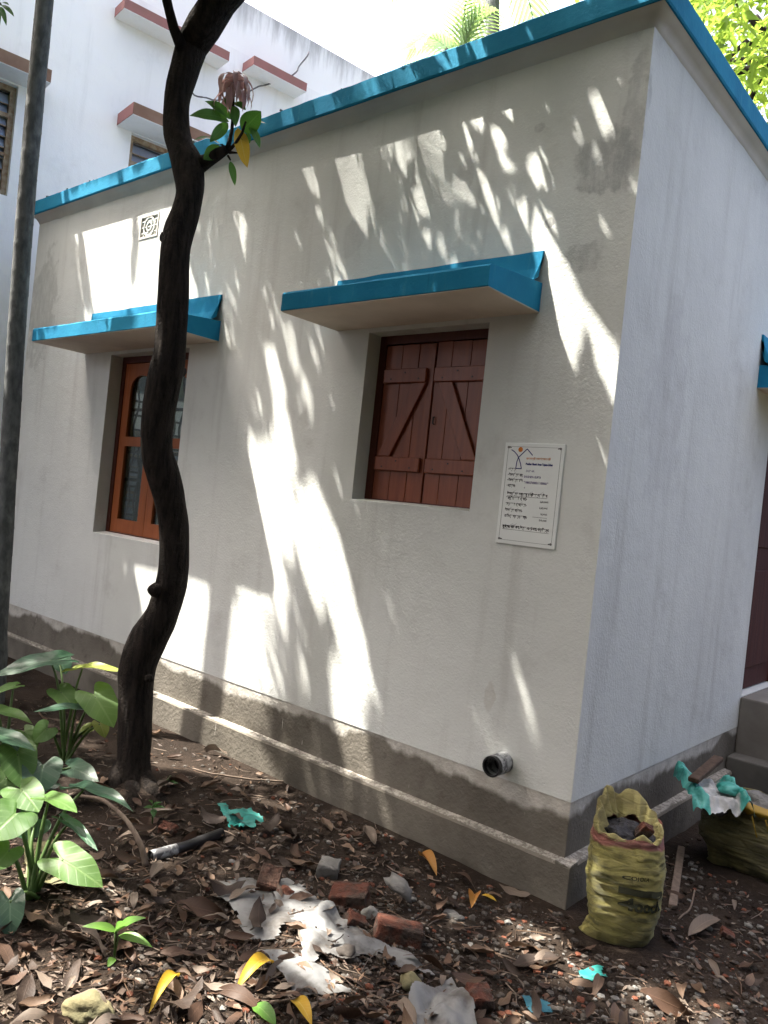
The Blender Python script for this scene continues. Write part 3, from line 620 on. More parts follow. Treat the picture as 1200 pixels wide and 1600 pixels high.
b = MB(); b.tube([(bx + 0.052, -0.0071, 0.428), (bx + 0.052, -0.0077, 0.428)], 0.0115, 18); b.build('emblem_sun', M['txtorange'], sign)

# ------------------------------------------------------------------ neighbouring two storey building
NA = math.atan(0.15); NO = Vector((-6.3, 1.0, 0)); NUd = Vector((math.sin(NA), math.cos(NA), 0)); NN = Vector((math.cos(NA), -math.sin(NA), 0))
nb = empty('neighbour_building', NO, 0); tag(nb, 'taller pale white two storey building behind the house with pink edged ledges', 'building')
def NP(px, py, o=0.0):
    """pixel -> (u, z) on the neighbour's facade"""
    d = ray(px, py); t = ((NO + NN * o) - CAM).dot(NN) / d.dot(NN); p = CAM + d * t; return ((p - NO).dot(NUd), p.z)
nf = lambda a, d, z: tuple(NUd * a - NN * d + Vector((0, 0, z)))
def nbp(mb, name, mat, parent=None): return mb.build(name, mat, parent or nb)
zr = 7.12; lw_t = 5.18; lw_b = 4.13
uL1 = NP(30, 125)[0]; uW2 = NP(205, 215)[0]
holes = [(uL1 - 1.15, uL1, lw_b, lw_t), (uW2, uW2 + 1.1, lw_b, lw_t), (uL1 - 1.15, uL1, 1.0, 2.1), (uW2, uW2 + 1.1, 1.0, 2.1)]
nbp(holed_panel(nf, -7.5, 8.0, -0.1, 6.55, holes, 0.25), 'wall', M['nwall'])
b = MB(); b.add([nf(a, d, z) for z in (6.55, zr) for (a, d) in ((-7.5, 0.003), (8.0, 0.003), (8.0, 0.25), (-7.5, 0.25))], [(0, 1, 5, 4), (1, 2, 6, 5), (2, 3, 7, 6), (3, 0, 4, 7), (4, 5, 6, 7)]); nbp(b, 'parapet', M['parapet'])
b = MB(); b.add([nf(a, d, z) for z in (-0.1, 6.5) for (a, d) in ((-7.5, 0.25), (8.0, 0.25), (8.0, 7.0), (-7.5, 7.0))], [(1, 2, 6, 5), (2, 3, 7, 6), (3, 0, 4, 7), (4, 5, 6, 7)]); nbp(b, 'rear_wall', M['nwall'])
b = MB(); b.add([nf(a, 1.2, z) for (a, z) in ((-7, 0), (7.5, 0), (7.5, 6.4), (-7, 6.4))], [(0, 1, 2, 3)]); nbp(b, 'room_wall', M['interior'])
def nledge(a0, a1, out, z0, th, mat, end=None, name='ledge'):
    b = MB(); vs = [nf(a, d, z) for z in (z0, z0 + th) for (a, d) in ((a0, -out), (a1, -out), (a1, 0.02), (a0, 0.02))]
    b.add(vs, [(0, 1, 5, 4), (1, 2, 6, 5), (3, 0, 4, 7), (4, 5, 6, 7)]); o = nbp(b, name, mat)
    b = MB(); b.add([nf(a, d, z) for z in (z0 - 0.003, z0 + 0.001) for (a, d) in ((a0, -out), (a1, -out), (a1, 0.02), (a0, 0.02))], [(3, 2, 1, 0), (0, 1, 5, 4)]); nbp(b, 'underside', M['nwall'], o)
    if end is not None:
        b = MB(); b.add([nf(a0 - 0.003, d, z) for z in (z0, z0 + th) for d in (-out, 0.0)], [(0, 1, 3, 2)]); nbp(b, 'end_face', end, o)
    return o
a = NP(190, 50, 0.25); c = NP(356, 112, 0.25); nledge(a[0], c[0], 0.25, 6.24, 0.10, M['pink'])
a = NP(393, 130, 0.25); c = NP(476, 168, 0.25); nledge(a[0], c[0], 0.25, 6.34, 0.10, M['pink'])
nledge(uW2 - 0.16, uW2 + 1.25, 0.40, 5.19, 0.12, M['brownedge'], M['pink'], 'window_ledge')
nledge(uL1 - 1.3, uL1 + 0.2, 0.30, 5.20, 0.12, M['brownedge'], None, 'window_ledge')
for (h0, h1, g0, g1) in holes:
    b = MB(); w = 0.05
    for (p, q, r, s) in ((h0, h0 + w, g0, g1), (h1 - w, h1, g0, g1), (h0 + w, h1 - w, g1 - w, g1), (h0 + w, h1 - w, g0, g0 + w), (h0 + w, h1 - w, g1 - 0.3, g1 - 0.26), ((h0 + h1) / 2 - 0.02, (h0 + h1) / 2 + 0.02, g0 + w, g1 - 0.3), (h0 + w, (h0 + h1) / 2 - 0.02, (g0 + g1) / 2 - 0.14, (g0 + g1) / 2 - 0.11), ((h0 + h1) / 2 + 0.02, h1 - w, (g0 + g1) / 2 - 0.14, (g0 + g1) / 2 - 0.11)):
        b.add([nf(u, d, z) for z in (r, s) for (u, d) in ((p, 0.06), (q, 0.06), (q, 0.11), (p, 0.11))], [(0, 1, 5, 4), (1, 2, 6, 5), (2, 3, 7, 6), (3, 0, 4, 7), (4, 5, 6, 7), (3, 2, 1, 0)])
    wo_ = nbp(b, 'window', M['nframe'])
    n = 9
    for k in range(n):
        z = g0 + 0.06 + (g1 - g0 - 0.12) * k / n; b = MB()
        b.add([nf(u, d, zz) for (u, d, zz) in ((h0 + w, 0.09, z), (h1 - w, 0.09, z), (h1 - w, 0.135, z + 0.10), (h0 + w, 0.135, z + 0.10), (h0 + w, 0.094, z - 0.002), (h1 - w, 0.094, z - 0.002), (h1 - w, 0.139, z + 0.098), (h0 + w, 0.139, z + 0.098))], [(0, 1, 2, 3), (7, 6, 5, 4), (0, 4, 5, 1), (3, 2, 6, 7)])
        nbp(b, 'louvre', M['louvre'], wo_)
        b = MB(); b.add([nf(u, d, zz) for zz in (z - 0.012, z - 0.003) for (u, d) in ((h0 + w, 0.08), (h1 - w, 0.08), (h1 - w, 0.089), (h0 + w, 0.089))], [(0, 1, 5, 4), (1, 2, 6, 5), (2, 3, 7, 6), (3, 0, 4, 7), (4, 5, 6, 7), (3, 2, 1, 0)]); nbp(b, 'louvre_rail', M['nframe'], wo_)
# slack cable from the parapet down over the facade
cp = [NP(478, 84), NP(465, 105), NP(450, 122), NP(425, 131), NP(400, 138), NP(375, 150), NP(340, 158), NP(310, 155), NP(290, 140)]
b = MB(); b.tube([Vector(nf(u, -0.06 - 0.03 * math.sin(i), z)) + NO for i, (u, z) in enumerate(np.array(spline(cp, 40)))], 0.009, 6)
tag(b.build('cable', M['wire'], smooth=True), 'thin grey cable hanging slack across the taller white building', 'cable')

# ------------------------------------------------------------------ leaves
def prof_mango(t): return (math.sin(math.pi * min(1, t ** 0.85)) ** 0.75) if 0 < t < 1 else 0.0
def prof_wide(t): return (math.sin(math.pi * t ** 0.7) ** 0.8) if 0 < t < 1 else 0.0
def leaf(mb, base, tip, up, width, sag=0.12, fold=0.25, n=8, prof=prof_mango, wave=0.0, stalk=0.0, twist=0.0):
    base = Vector(base); tip = Vector(tip); d = tip - base; L = d.length; dn = d.normalized()
    up = Vector(up); up = (up - dn * up.dot(dn)).normalized()
    b0 = len(mb.v); vs = []; fs = []; uvs = []
    for i in range(n + 1):
        t = i / n; c = base + d * t + up * (sag * L * 4 * t * (1 - t))
        R = Matrix.Rotation(twist * t, 3, dn); u2 = R @ up; sd = dn.cross(u2).normalized()
        w = width / 2 * max(prof(t), 0.03); wv = wave * width * math.sin(t * 13 + base.x * 40)
        vs += [c - sd * w + u2 * (fold * w + wv), c, c + sd * w + u2 * (fold * w - wv)]; uvs += [(t, -1), (t, 0.0001), (t, 1)]
    for i in range(n):
        a = i * 3; fs += [(a, a + 1, a + 4, a + 3), (a + 1, a + 2, a + 5, a + 4)]
    mb.add(vs, fs, uvs)

# ------------------------------------------------------------------ mango tree
TD = 4.031
tree = empty('mango_tree', (-2.01, -0.762, 0)); tag(tree, 'dark crooked mango tree trunk with a leafy sprout in front of the house', 'tree')
TI = Matrix.Translation((2.01, 0.762, 0))
def tp(mb, name, mat, parent=None, smooth=True):
    o = mb.build(name, mat, parent or tree, smooth)
    if parent is None: o.matrix_parent_inverse = TI
    return o
edge = [(1262, 176, 250), (1235, 178, 243), (1200, 180, 237), (1150, 183, 238), (1080, 184, 240), (1040, 185, 246), (1000, 200, 262), (960, 225, 280), (920, 240, 292), (880, 248, 296), (820, 247, 295), (780, 240, 290), (740, 228, 281), (700, 220, 270), (640, 222, 274), (580, 233, 287), (540, 242, 290), (470, 246, 294), (400, 250, 297), (370, 254, 302), (330, 268, 312), (300, 274, 318), (260, 268, 319), (230, 260, 304), (200, 254, 297), (150, 256, 299), (100, 267, 315), (70, 274, 326)]
pts = [((l + r) / 2, y, (r - l) / 2 / FPX * TD) for (y, l, r) in edge]
sp = spline(pts, 110); path = []; rads = []
for k, (x, y, r) in enumerate(sp):
    path.append(PX(x, y, TD + 0.10 * math.sin(k * 0.07) - 0.06)); rads.append(r * 0.99)
b = MB(); b.tube(path, [r_ * 0.96 for r_ in rads], 20, True, 0.06, 3); tp(b, 'trunk', M['bark'])
top = path[-1]
mainl = [top, PX(318, 40, TD - 0.02), PX(345, 0, TD - 0.05), PX(385, -45, TD - 0.12), PX(425, -110, TD - 0.25), PX(440, -200, TD - 0.4)]
b = MB(); b.tube(mainl, [0.082, 0.088, 0.085, 0.08, 0.07, 0.06], 14, True, 0.08); tp(b, 'limb', M['bark'])
thin = [PX(285, 75, TD - 0.03), PX(272, 45, TD - 0.06), PX(264, 15, TD - 0.09), PX(256, -20, TD - 0.13), PX(235, -120, TD - 0.2), PX(215, -230, TD - 0.35)]
b = MB(); b.tube(thin, [0.032, 0.026, 0.024, 0.024, 0.022, 0.02], 10, True, 0.08); tp(b, 'limb', M['bark'])
for (x, y, dd, s) in ((240, 922, TD - 0.075, 0.032), (283, 580, TD - 0.085, 0.030), (244, 745, TD - 0.09, 0.012), (262, 372, TD - 0.07, 0.03), (232, 1060, TD - 0.08, 0.02)):   # knots of cut branches
    b = MB(); c = PX(x, y, dd); o_ = (c - PX(x + (20 if x < 250 else -20), y, TD + 0.1)).normalized()
    b.tube([c - o_ * s, c, c + o_ * s * 0.6, c + o_ * s], [s * 1.15, s, s * 0.8, s * 0.35], 10, True, 0.2); tp(b, 'knot', M['bark'])
for (x, y, x2, y2) in ((190, 1215, 165, 1250), (215, 1222, 262, 1262), (205, 1230, 205, 1275)):                  # root flare
    p = PX(x, y, TD); q = GP(x2, y2); q.z = gz(q.x, q.y) - 0.02; b = MB(); b.tube([p + Vector((0, 0, 0.06)), p.lerp(q, 0.5) + Vector((0, 0, 0.01)), q], [0.05, 0.045, 0.02], 10, True, 0.15); tp(b, 'root', M['bark'])
# sprout
tw = MB(); tw.tube([PX(300, 262, TD), PX(322, 252, TD - 0.09), PX(340, 241, TD - 0.12), PX(354, 233, TD - 0.13)], [0.055, 0.034, 0.03, 0.022], 10, True, 0.12)
tw.tube([PX(354, 235, TD - 0.13), PX(358, 222, TD - 0.13), PX(362, 205, TD - 0.12), PX(364, 180, TD - 0.12), PX(365, 140, TD - 0.13), PX(366, 120, TD - 0.13)], [0.014, 0.011, 0.009, 0.008, 0.006, 0.004], 7)
tw.tube([PX(357, 236, TD - 0.13), PX(368, 224, TD - 0.15), PX(378, 208, TD - 0.16), PX(384, 190, TD - 0.17)], [0.010, 0.008, 0.007, 0.005], 7)
tw.tube([PX(352, 232, TD - 0.13), PX(347, 226, TD - 0.15), PX(340, 226, TD - 0.16)], [0.007, 0.005, 0.004], 6)
tw.tube([PX(356, 243, TD - 0.13), PX(360, 250, TD - 0.14)], [0.006, 0.004], 6); tw.tube([PX(358, 238, TD - 0.13), PX(374, 239, TD - 0.16)], [0.008, 0.003], 6)
sprout = tp(tw, 'sprout', M['bark'])
tocam = (CAM - PX(350, 200, TD)).normalized(); UPV = Vector((0, 0, 1))
def sl_(bx, by, tx, ty, w, mat, db=0.0, dt=0.0, nu=0.7, sag=0.1, fold=0.2, wave=0.03, name='leaf', lr=0.0):
    m_ = MB(); n_ = (tocam * nu + UPV * (1 - nu) + CR * lr).normalized()
    leaf(m_, PX(bx, by, TD - 0.12 + db), PX(tx, ty, TD - 0.12 + dt), n_, w / FPX * TD, sag, fold, 10, prof_mango, wave); tp(m_, name, M[mat], sprout)
sl_(362, 187, 320, 158, 19, 'sprout', 0, -0.06, 0.55, 0.10); sl_(358, 190, 296, 181, 21, 'sprout', 0, -0.10, 0.6, 0.12); sl_(356, 192, 328, 222, 17, 'sprout', 0, -0.05, 0.8, 0.02)
sl_(346, 228, 300, 221, 13, 'sprout', 0, -0.05, 0.4, 0.18); sl_(345, 229, 318, 249, 21, 'sprout', 0, -0.02, 0.85, 0.0); sl_(363, 175, 352, 150, 14, 'sprout', 0, 0.03, 0.6, 0.1)
sl_(378, 205, 408, 174, 30, 'sprout', 0, -0.05, 0.85, 0.03); sl_(390, 196, 406, 232, 13, 'sprout', 0, -0.03, 0.5, 0.08); sl_(384, 194, 418, 194, 10, 'sprout', 0, 0.05, 0.4, 0.1)
sl_(360, 252, 367, 290, 11, 'sprout', 0, -0.02, 0.6, 0.05); sl_(380, 210, 390, 224, 16, 'sprout', 0, -0.02, 0.7, 0.05); sl_(366, 165, 368, 198, 15, 'sprout', 0, -0.05, 0.8, 0.08); sl_(366, 160, 384, 172, 12, 'sprout', 0, -0.02, 0.6, 0.08)
sl_(372, 200, 386, 262, 22, 'yellowleaf', 0, -0.05, 0.9, 0.03, 0.15, 0.06)
r5 = random.Random(5)
for k in range(24):                                                                # drooping copper coloured young leaves
    a = 2 * math.pi * k / 24 + r5.uniform(-0.2, 0.2); hgt = 112 + (k % 3) * 12 + r5.uniform(-4, 4)
    ox = math.cos(a) * r5.uniform(14, 30); od = math.sin(a) * 0.09; ln = r5.uniform(34, 52)
    base = PX(365, hgt + 4, TD - 0.13); tip = PX(365 + ox, hgt + ln, TD - 0.13 + od); m_ = MB()
    outd = (tip - base); outd.z = 0; outd.normalize()
    leaf(m_, base, tip, (outd + UPV * 0.4), r5.uniform(8, 12) / FPX * TD, 0.28, 0.35, 8, prof_mango, 0.02); tp(m_, 'young_leaf', M['flush'], sprout)

# ------------------------------------------------------------------ foliage overhead: the crowns leave gaps where sunlight reaches the wall and the ground
LIT = [
 [(-2.78,-0.36),(-2.75,0.21),(-2.08,0.15),(-1.53,-0.25),(-1.28,-1.27),(-1.38,-1.86)],
 [(-4.64,3.51),(-3.93,3.54),(-3.87,3.00),(-3.86,2.72),(-4.28,2.72),(-4.34,2.84)],
 [(-3.83,3.56),(-3.73,3.56),(-3.72,3.48),(-3.58,3.45),(-3.60,3.55),(-3.38,3.55),(-3.41,3.27),(-3.34,2.69),(-3.77,2.71),(-3.78,2.99),(-3.78,3.32)],
 [(-3.15,3.02),(-3.00,2.83),(-3.12,2.82)],
 [(-2.62,3.21),(-2.56,3.20),(-2.44,2.93),(-2.46,2.90),(-2.55,3.04)],
 [(-4.91,3.85),(-4.40,3.85),(-4.42,3.92),(-4.93,3.91)],
 [(-5.24,2.75),(-4.32,2.75),(-4.30,2.65),(-5.17,2.63)],
 [(-2.22,2.42),(-2.14,2.33),(-2.04,2.15),(-2.03,2.09),(-2.12,2.15),(-2.19,2.26),(-2.24,2.35)],
 [(-2.10,2.50),(-2.02,2.51),(-1.98,2.34),(-1.97,2.28),(-2.02,2.35)],
 [(-2.23,1.91),(-2.23,1.74),(-2.24,1.64),(-2.17,1.50),(-2.06,1.32),(-1.98,1.16),(-1.93,1.17),(-2.00,1.33),(-1.98,1.36),(-1.93,1.29),(-1.85,1.23),(-1.90,1.59),(-1.96,1.77),(-1.87,1.74),(-1.92,1.85),(-1.99,1.97),(-2.05,2.05),(-2.11,2.05),(-2.07,1.76),(-2.12,1.78)],
 [(-1.85,1.59),(-1.78,1.56),(-1.69,1.48),(-1.68,1.59),(-1.59,1.48),(-1.50,1.36),(-1.44,1.23),(-1.54,1.22),(-1.61,1.28),(-1.68,1.27),(-1.65,1.21),(-1.76,1.19),(-1.79,1.33),(-1.75,1.36),(-1.80,1.48)],
 [(-3.43,1.02),(-3.34,1.01),(-3.14,1.04),(-2.75,1.04),(-2.61,1.03),(-2.54,0.85),(-2.44,0.66),(-2.48,0.43),(-2.46,0.20),(-2.47,0.02),(-2.65,0.04),(-2.84,0.11),(-3.04,0.18),(-3.25,0.67)],
 [(-2.58,1.03),(-2.48,1.03),(-2.44,0.86),(-2.48,0.86)],
 [(-2.29,1.04),(-1.94,1.06),(-1.94,0.94),(-1.86,0.89),(-1.82,0.71),(-1.88,0.67),(-1.82,0.55),(-1.84,0.44),(-1.95,0.52),(-1.92,0.32),(-1.89,0.23),(-2.07,0.20),(-2.29,0.21),(-2.33,0.49),(-2.28,0.56),(-2.32,0.78),(-2.29,0.86),(-2.19,0.80)],
 [(-2.08,1.38),(-1.99,1.39),(-1.93,1.15),(-1.87,0.99),(-1.88,0.93),(-1.96,1.09)],
 [(-1.97,1.36),(-1.87,1.40),(-1.85,1.25),(-1.91,1.29)],
 [(-1.79,1.33),(-1.71,1.33),(-1.63,1.19),(-1.57,0.95),(-1.64,1.02),(-1.71,1.12)],
 [(-1.76,1.41),(-1.54,1.43),(-1.46,1.27),(-1.37,1.15),(-1.28,0.94),(-1.18,0.74),(-1.21,0.56),(-1.32,0.68),(-1.42,0.85),(-1.53,1.01),(-1.59,1.20),(-1.46,1.16),(-1.64,1.26)],
 [(-1.42,0.67),(-1.30,0.61),(-1.19,0.45),(-1.11,0.20),(-1.27,0.21),(-1.37,0.38)],
 [(-2.14,3.60),(-2.05,3.58),(-1.99,3.38),(-2.00,3.36),(-2.08,3.46)],
 [(-1.86,3.58),(-1.74,3.58),(-1.63,3.36),(-1.55,3.16),(-1.53,3.07),(-1.59,3.10),(-1.69,3.23),(-1.78,3.39)],
 [(-1.69,3.58),(-1.26,3.54),(-1.25,3.42),(-1.33,3.49),(-1.36,3.51),(-1.23,3.37),(-1.13,3.27),(-1.06,3.13),(-1.06,3.07),(-1.11,3.09),(-1.20,3.21),(-1.11,3.03),(-1.05,2.96),(-0.93,2.80),(-1.01,2.88),(-1.11,2.98),(-1.18,3.01),(-1.23,3.10),(-1.28,3.21),(-1.36,3.32),(-1.29,3.15),(-1.33,3.14),(-1.39,3.23),(-1.43,3.32),(-1.45,3.30),(-1.32,3.12),(-1.26,3.01),(-1.25,2.89),(-1.20,2.78),(-1.29,2.81),(-1.41,2.96),(-1.49,3.13),(-1.57,3.33),(-1.63,3.45)],
 [(-1.24,3.54),(-1.12,3.53),(-1.10,3.40),(-1.14,3.37),(-1.20,3.43)],
 [(-1.12,3.31),(-1.00,3.15),(-1.00,3.11),(-1.06,3.19)],
 [(-0.95,3.19),(-0.89,3.12),(-0.88,3.06),(-0.92,3.10)],
 [(-2.59,3.20),(-2.50,3.08),(-2.44,2.92),(-2.52,3.01)],
 [(-0.73,3.51),(-0.68,3.49),(-0.66,3.41)],
 [(-0.74,3.37),(-0.67,3.33),(-0.70,3.29)],
 [(-0.52,3.21),(-0.48,3.21),(-0.46,3.11),(-0.49,3.12)],
 [(-0.96,3.18),(-0.89,3.12),(-0.90,3.06)],
 [(-0.42,2.97),(-0.36,2.89),(-0.36,2.84)],
 [(-0.72,3.19),(-0.65,3.09),(-0.68,3.10)],
 [(-0.50,3.00),(-0.45,2.93),(-0.39,2.83),(-0.45,2.81)],
 [(-0.50,2.97),(-0.46,2.96),(-0.42,2.87),(-0.36,2.79),(-0.27,2.64),(-0.23,2.54),(-0.22,2.49),(-0.29,2.53),(-0.30,2.51),(-0.23,2.46),(-0.19,2.39),(-0.19,2.29),(-0.22,2.30),(-0.29,2.38),(-0.33,2.47),(-0.38,2.57),(-0.46,2.83)],
 [(-0.22,2.53),(-0.18,2.51),(-0.16,2.46),(-0.13,2.47),(-0.10,2.43),(-0.07,2.37),(-0.04,2.28),(0.01,2.23),(0.01,2.08),(-0.04,2.14),(-0.07,2.22),(-0.11,2.30),(-0.15,2.43),(-0.20,2.47)],
 [(-0.07,2.40),(-0.04,2.43),(-0.02,2.37),(-0.05,2.38)],
 [(-2.27,3.88),(-2.17,3.87),(-2.17,3.80),(-2.26,3.80)],
 [(-2.00,3.85),(-1.85,3.85),(-1.84,3.77),(-1.97,3.77)],
 [(-1.51,3.84),(-1.29,3.84),(-1.28,3.79),(-1.48,3.78)],
 [(-2.56,-0.49),(-2.46,-0.20),(-2.44,0.05),(-2.20,0.25),(-1.95,-0.16),(-2.06,-0.39),(-1.81,-1.27)],
 [(-1.42,-1.80),(-1.38,-1.58),(-1.13,-1.94),(-1.11,-2.13)],
 [(0.68,-1.33),(0.68,-1.18),(0.96,-1.34),(1.16,-1.63),(1.27,-1.86),(1.12,-1.78),(0.95,-1.70)],
 [(0.56,-1.20),(0.67,-1.28),(0.74,-1.46)],
 [(1.31,-1.57),(1.27,-1.24),(1.03,-0.59),(1.37,-1.28),(1.56,-2.01)],
 [(1.67,-2.92),(1.78,-2.92),(1.91,-3.22)],
 [(1.05,-1.36),(1.14,-1.32),(1.31,-1.68),(1.20,-1.59)],
 [(1.39,-3.92),(1.03,-3.17),(1.60,-3.76),(2.04,-4.37),(1.93,-4.46)],
 [(2.37,-5.61),(2.12,-4.97),(2.46,-5.35),(2.63,-5.87)],
 [(2.39,-6.76),(2.25,-6.42),(2.27,-6.15),(2.64,-6.61),(2.94,-7.14),(2.99,-7.33)],
 [(-3.63,-0.92),(-3.97,0.23),(-3.64,0.17),(-2.77,-1.23)],
 [(1.07,-5.64),(1.02,-5.49),(1.74,-6.14),(1.78,-6.26)],
 [(2.64,-6.61),(2.37,-6.07),(2.74,-6.42),(2.90,-6.85)],
]
def lit_spot(px, py, d, r):
    p = PX(px, py, d); x = p.x - p.y * 0.5 / 0.274; z = p.z + p.y / 0.274
    LIT.append([(x + 0.5 * a * r * 4 + b_ * r, z - a * r * 4) for a, b_ in ((-1, 0), (-0.3, 0.8), (0.5, 0.7), (1, 0), (0.3, -0.8), (-0.5, -0.7))])
DB = (GP(50, 1402) - CAM).dot(CF)
for (x_, y_, d_, r_) in ((10, 1290, DB, 0.10), (130, 1358, DB - 0.1, 0.09), (95, 1250, DB + 0.05, 0.07), (60, 1232, DB + 0.15, 0.07), (160, 1040, (GP(103, 1190) - CAM).dot(CF) + 0.1, 0.08), (200, 1450, (GP(178, 1500) - CAM).dot(CF), 0.06), (352, 170, TD - 0.12, 0.10)): lit_spot(x_, y_, d_, r_)
SX, SY = 0.5 / 0.274, 1 / 0.274
def smap(P): return np.stack([P[..., 0] - P[..., 1] * SX, P[..., 2] + P[..., 1] * SY], -1)
def in_lit(q, polys=None):
    q = np.asarray(q); inside = np.zeros(q.shape[:-1], bool); x = q[..., 0]; y = q[..., 1]
    for poly in (LIT if polys is None else polys):
        pa = np.array(poly); lo = pa.min(0); hi = pa.max(0)
        if not ((x >= lo[0]) & (x <= hi[0]) & (y >= lo[1]) & (y <= hi[1])).any(): continue
        c = np.zeros_like(inside); n = len(pa)
        for i in range(n):
            (x1, y1), (x2, y2) = pa[i], pa[(i + 1) % n]
            if y1 == y2: continue
            c ^= ((y1 > y) != (y2 > y)) & (x < (x2 - x1) * (y - y1) / (y2 - y1) + x1)
        inside |= c
    return inside
def parea(p): a = np.array(p); return abs(np.sum(a[:, 0] * np.roll(a[:, 1], -1) - a[:, 1] * np.roll(a[:, 0], -1))) / 2
SMALL = [p for p in LIT if parea(p) < 0.2 and not (min(q[0] for q in p) > -0.6 and min(q[1] for q in p) > 1.5)]; BIG = [p for p in LIT if parea(p) >= 0.2]
camv, crv, cuv, cfv = [np.array(v) for v in (CAM, CR, CU, CF)]
def in_frame(P, mg=30):
    d = P - camv; z = d @ cfv; zz = np.maximum(z, 1e-3)
    x = 600 + FPX * (d @ crv) / zz; y = 800 - FPX * (d @ cuv) / zz
    return (z > 0.05) & (x > -mg) & (x < 1200 + mg) & (y > -mg) & (y < 1600 + mg)
R = np.random.default_rng(11)
def crown_points(area, count, hlo, thick):
    """cluster centres whose shadows fall over area = (x0, x1, z0, z1) of the wall plane"""
    x0, x1, z0, z1 = area; q = np.stack([R.uniform(x0, x1, count), R.uniform(z0, z1, count)], 1)
    hs = np.arange(hlo, 12, 0.12); ok = np.zeros(count, bool); hmin = np.full(count, 99.0)
    for h in hs[::-1]:
        t = h - q[:, 1]; P = np.stack([q[:, 0] - 0.5 * t, -0.274 * t, np.full(count, h)], 1)
        fr = in_frame(P, 60); hmin = np.where(~ok & ~fr, h, hmin); ok |= fr
    keep = hmin < 11; q = q[keep]; hmin = hmin[keep]
    h = hmin + 0.1 + R.uniform(0, thick, len(q)); t = h - q[:, 1]
    return np.stack([q[:, 0] - 0.5 * t, -0.274 * t, h], 1)
def leaf_cloud(C, per, size, wid, face=None):
    """rosettes of leaves round the centres -> base, axis, normal arrays"""
    n = len(C) * per; c = np.repeat(C, per, 0)
    d = R.normal(size=(n, 3)); d[:, 2] = d[:, 2] * 0.6 - 0.25; d /= np.linalg.norm(d, axis=1)[:, None]
    if face is not None: f_ = np.array(face); d -= (d @ f_)[:, None] * f_ * 0.75; d /= np.linalg.norm(d, axis=1)[:, None]
    s = size * R.uniform(0.65, 1.25, n)[:, None]; base = c + R.normal(size=(n, 3)) * 0.09; tip = base + d * s - np.array([0, 0, 0.25 if face is None else 0.08]) * s
    up = (np.array([0, 0, 1.0]) if face is None else np.array(face)) + R.normal(size=(n, 3)) * 0.35; ax = tip - base; axn = ax / np.linalg.norm(ax, axis=1)[:, None]
    sd = np.cross(axn, up); sd /= np.linalg.norm(sd, axis=1)[:, None]; nn = np.cross(sd, axn)
    w = (wid * R.uniform(0.75, 1.25, n))[:, None]
    V = np.stack([base, base + ax * 0.4 - sd * w / 2 + nn * w * 0.12, base + ax * 0.4, base + ax * 0.4 + sd * w / 2 + nn * w * 0.12, tip], 1)
    return V
def cloud_mesh(name, V):
    n = len(V); me = bpy.data.meshes.new(name); idx = np.arange(n)[:, None] * 5
    tri = np.array([(0, 2, 1), (0, 3, 2), (1, 2, 4), (2, 3, 4)]); F = (idx[:, None, :] * 0 + idx[:, :, None] + tri[None]).reshape(-1, 3)
    me.vertices.add(n * 5); me.vertices.foreach_set('co', V.astype(np.float32).ravel())
    me.loops.add(len(F) * 3); me.loops.foreach_set('vertex_index', F.astype(np.int32).ravel())
    me.polygons.add(len(F)); me.polygons.foreach_set('loop_start', np.arange(0, len(F) * 3, 3, dtype=np.int32)); me.polygons.foreach_set('loop_total', np.full(len(F), 3, np.int32))
    uv = np.tile(np.array([(0, 0), (0.4, -1), (0.4, 0), (0.4, 1), (1, 0)], np.float32), (n, 1)); l = me.uv_layers.new(name='UVMap'); l.data.foreach_set('uv', uv[F.ravel()].ravel())
    me.update(calc_edges=True); me.validate(); return me
def filt(V, frame=True):
    t = [V[:, 0] * (1 - a) + V[:, 4] * a for a in (0.15, 0.3, 0.5, 0.65, 0.8)] + [V[:, 1] * 0.5 + V[:, 0] * 0.5, V[:, 3] * 0.5 + V[:, 0] * 0.5, V[:, 1] * 0.5 + V[:, 4] * 0.5, V[:, 3] * 0.5 + V[:, 4] * 0.5]
    Q = np.concatenate([V, np.stack(t, 1)], 1)
    q = smap(Q); bad = in_lit(q).any(1)
    for dx, dz in ((0.014, -0.03), (-0.014, 0.03)): bad |= in_lit(q + np.array([dx, dz]), SMALL).any(1)   # room for the sun's half shadow
    if frame: bad |= in_frame(V, 12).any(1)
    return V[~bad]
Cw = crown_points((-6.4, 1.6, -1.2, 4.3), 470, 3.9, 1.3); Cg = np.concatenate([crown_points((-4.6, 6.4, -8.6, -1.0), 900, 3.6, 2.2), crown_points((-2.0, 9.0, -15.0, -8.6), 650, 3.8, 2.0)])  # outer clusters added over yard and camera to keep sun off the ground
Vw = filt(leaf_cloud(np.concatenate([Cw, Cg]), 13, 0.21, 0.062, tuple(-SUN)))            # blades turned to the sun
Qs = np.stack([R.uniform(-5.5, 0.6, 60000), R.uniform(-0.8, 4.0, 60000)], 1); near = np.zeros(len(Qs), bool)
for dx, dz in ((0.08, 0), (-0.08, 0), (0.06, 0.12), (-0.06, -0.12), (0.05, -0.15), (-0.05, 0.15)): near |= in_lit(Qs + np.array([dx, dz]))
Qs = Qs[near & ~in_lit(Qs)][:5000]; Cs = []
for x_, z_ in Qs:                                                                   # small blades added low along the gap edges to sharpen the dapple
    for h_ in np.arange(4.1, 9, 0.2):
        t_ = h_ - z_; P_ = np.array([x_ - 0.5 * t_, -0.274 * t_, h_])
        if not in_frame(P_, 40): break
    t_ += R.uniform(0.05, 0.5); Cs.append((x_ - 0.5 * t_, -0.274 * t_, z_ + t_))
Vs = leaf_cloud(np.array(Cs), 1, 0.12, 0.035, tuple(-SUN)); Vs += (np.array(Cs) - Vs[:, 2])[:, None, :]
Vw = np.concatenate([Vw, filt(Vs)])
